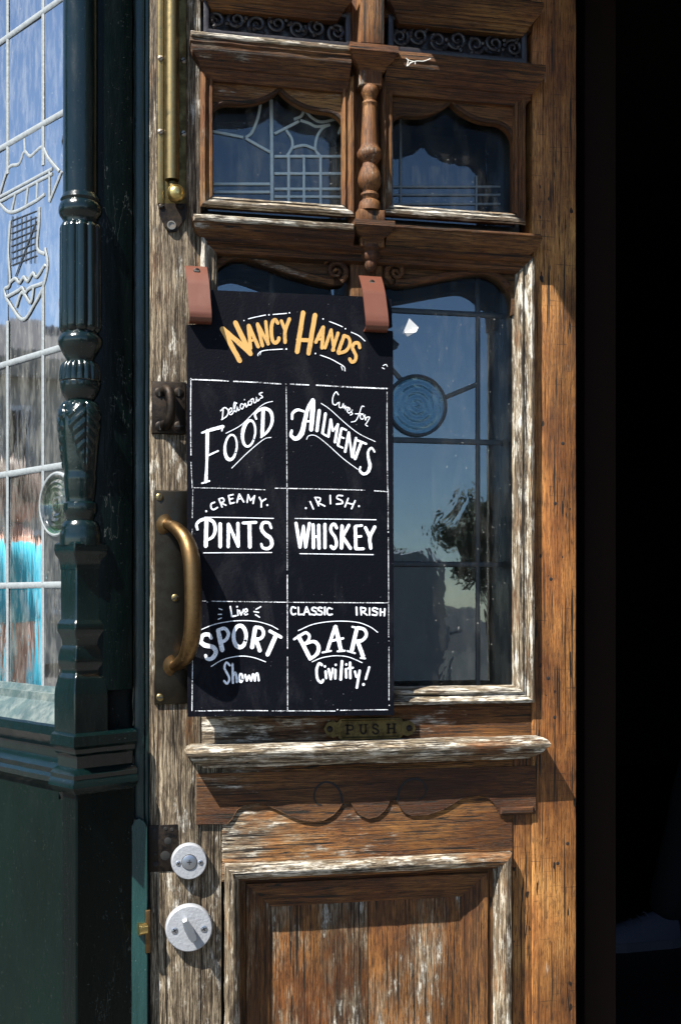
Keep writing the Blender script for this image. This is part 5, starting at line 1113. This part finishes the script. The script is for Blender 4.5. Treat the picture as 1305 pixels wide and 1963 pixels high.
def house(label, c, ang, wd_, hgt, dpt, mat, nx, nz, wmat='vanw'):
    """c = middle of the front at ground level, ang = direction the front faces"""
    root = thing('town_house', label, 'building', (c[0], c[1], 0)); root['group'] = 'houses along the street mirrored in the glass'
    f = Vector((math.cos(ang), math.sin(ang), 0)); s = Vector((-f.y, f.x, 0)); o = Vector((c[0], c[1], 0))
    def pt(a, d, z): q = o+s*a+f*d; return (q.x, q.y, z)
    def cuboid(a0, a1, d0, d1, z0, z1): return [pt(a, d, z) for z in (z0, z1) for a, d in ((a0, d0), (a1, d0), (a1, d1), (a0, d1))], [(0,1,2,3), (4,5,6,7), (0,1,5,4), (1,2,6,5), (2,3,7,6), (3,0,4,7)]
    h = wd_/2; put('wall', *cuboid(-h, h, -dpt, 0, 0, hgt), M[mat], root, 0)
    put('cornice', *cuboid(-h-.1, h+.1, 0.0, 0.25, hgt-0.35, hgt+0.05), M['bk3'], root, 0)
    rf = put('roof', [pt(-h, 0, hgt), pt(h, 0, hgt), pt(h, -dpt, hgt), pt(-h, -dpt, hgt), pt(-h, -dpt/2, hgt+1.4), pt(h, -dpt/2, hgt+1.4)], [(0, 1, 5, 4), (2, 3, 4, 5), (0, 4, 3), (1, 2, 5)], M['slate'], root, 0)
    put('chimney', *cuboid(-h+.3, -h+1.1, -dpt/2-.5, -dpt/2+.5, hgt, hgt+2.4), M[mat], rf, 0)
    for i in range(nx):
        for j in range(nz):
            a = -h+wd_*(i+0.5)/nx; z0 = 1.0+(hgt-1.2)*j/nz; zz = min(z0+1.7, hgt-.5)
            wn = put('window', *cuboid(a-.6, a+.6, 0.01, 0.06, z0, zz), M[wmat], root, 0); put('pane', *cuboid(a-.5, a+.5, 0.065, 0.075, z0+.1, zz-.1), M['vglass'], wn, 0)
            put('sill', *cuboid(a-.7, a+.7, 0.06, 0.2, z0-.12, z0-.01), M['bk3'], wn, 0)
    put('door', *cuboid(-0.5+wd_*0.1, 0.5+wd_*0.1, 0.08, 0.12, 0, 2.1), M['green'], root, 0)
fa = math.atan2(-0.56, 0.87)
house('grey rendered house with white windows mirrored in the lower bay glass', (-19, 12), fa, 9, 6.0, 6, 'bk1', 4, 2)
house('brown brick house standing left of the grey one in the bay glass', (-23.2, 4.6), fa, 8, 6.4, 6, 'bk2', 3, 2)
house('pale stone house standing right of the grey one in the bay glass', (-13.5, 19.0), fa, 8, 5.6, 6, 'bk3', 3, 2)
house('low pale stone terrace far across the street mirrored beyond the van', (2.0, -46), R(90), 16, 3.6, 6, 'bk3', 6, 1)
M['bk4'] = plain('dark_blocker_brick', (0.022, 0.019, 0.017), 0.9, 0.2, 2.0, 0.4)  # very dark, so the added block throws little light back
house('tall dark brick block added unseen at the right of the pub to cut skylight on the door', (4.6, -4.4), R(180), 9.0, 13.0, 6, 'bk4', 4, 4, 'slate')  # unseen block, added to cut skylight and keep the pedestal's mirrored side dark
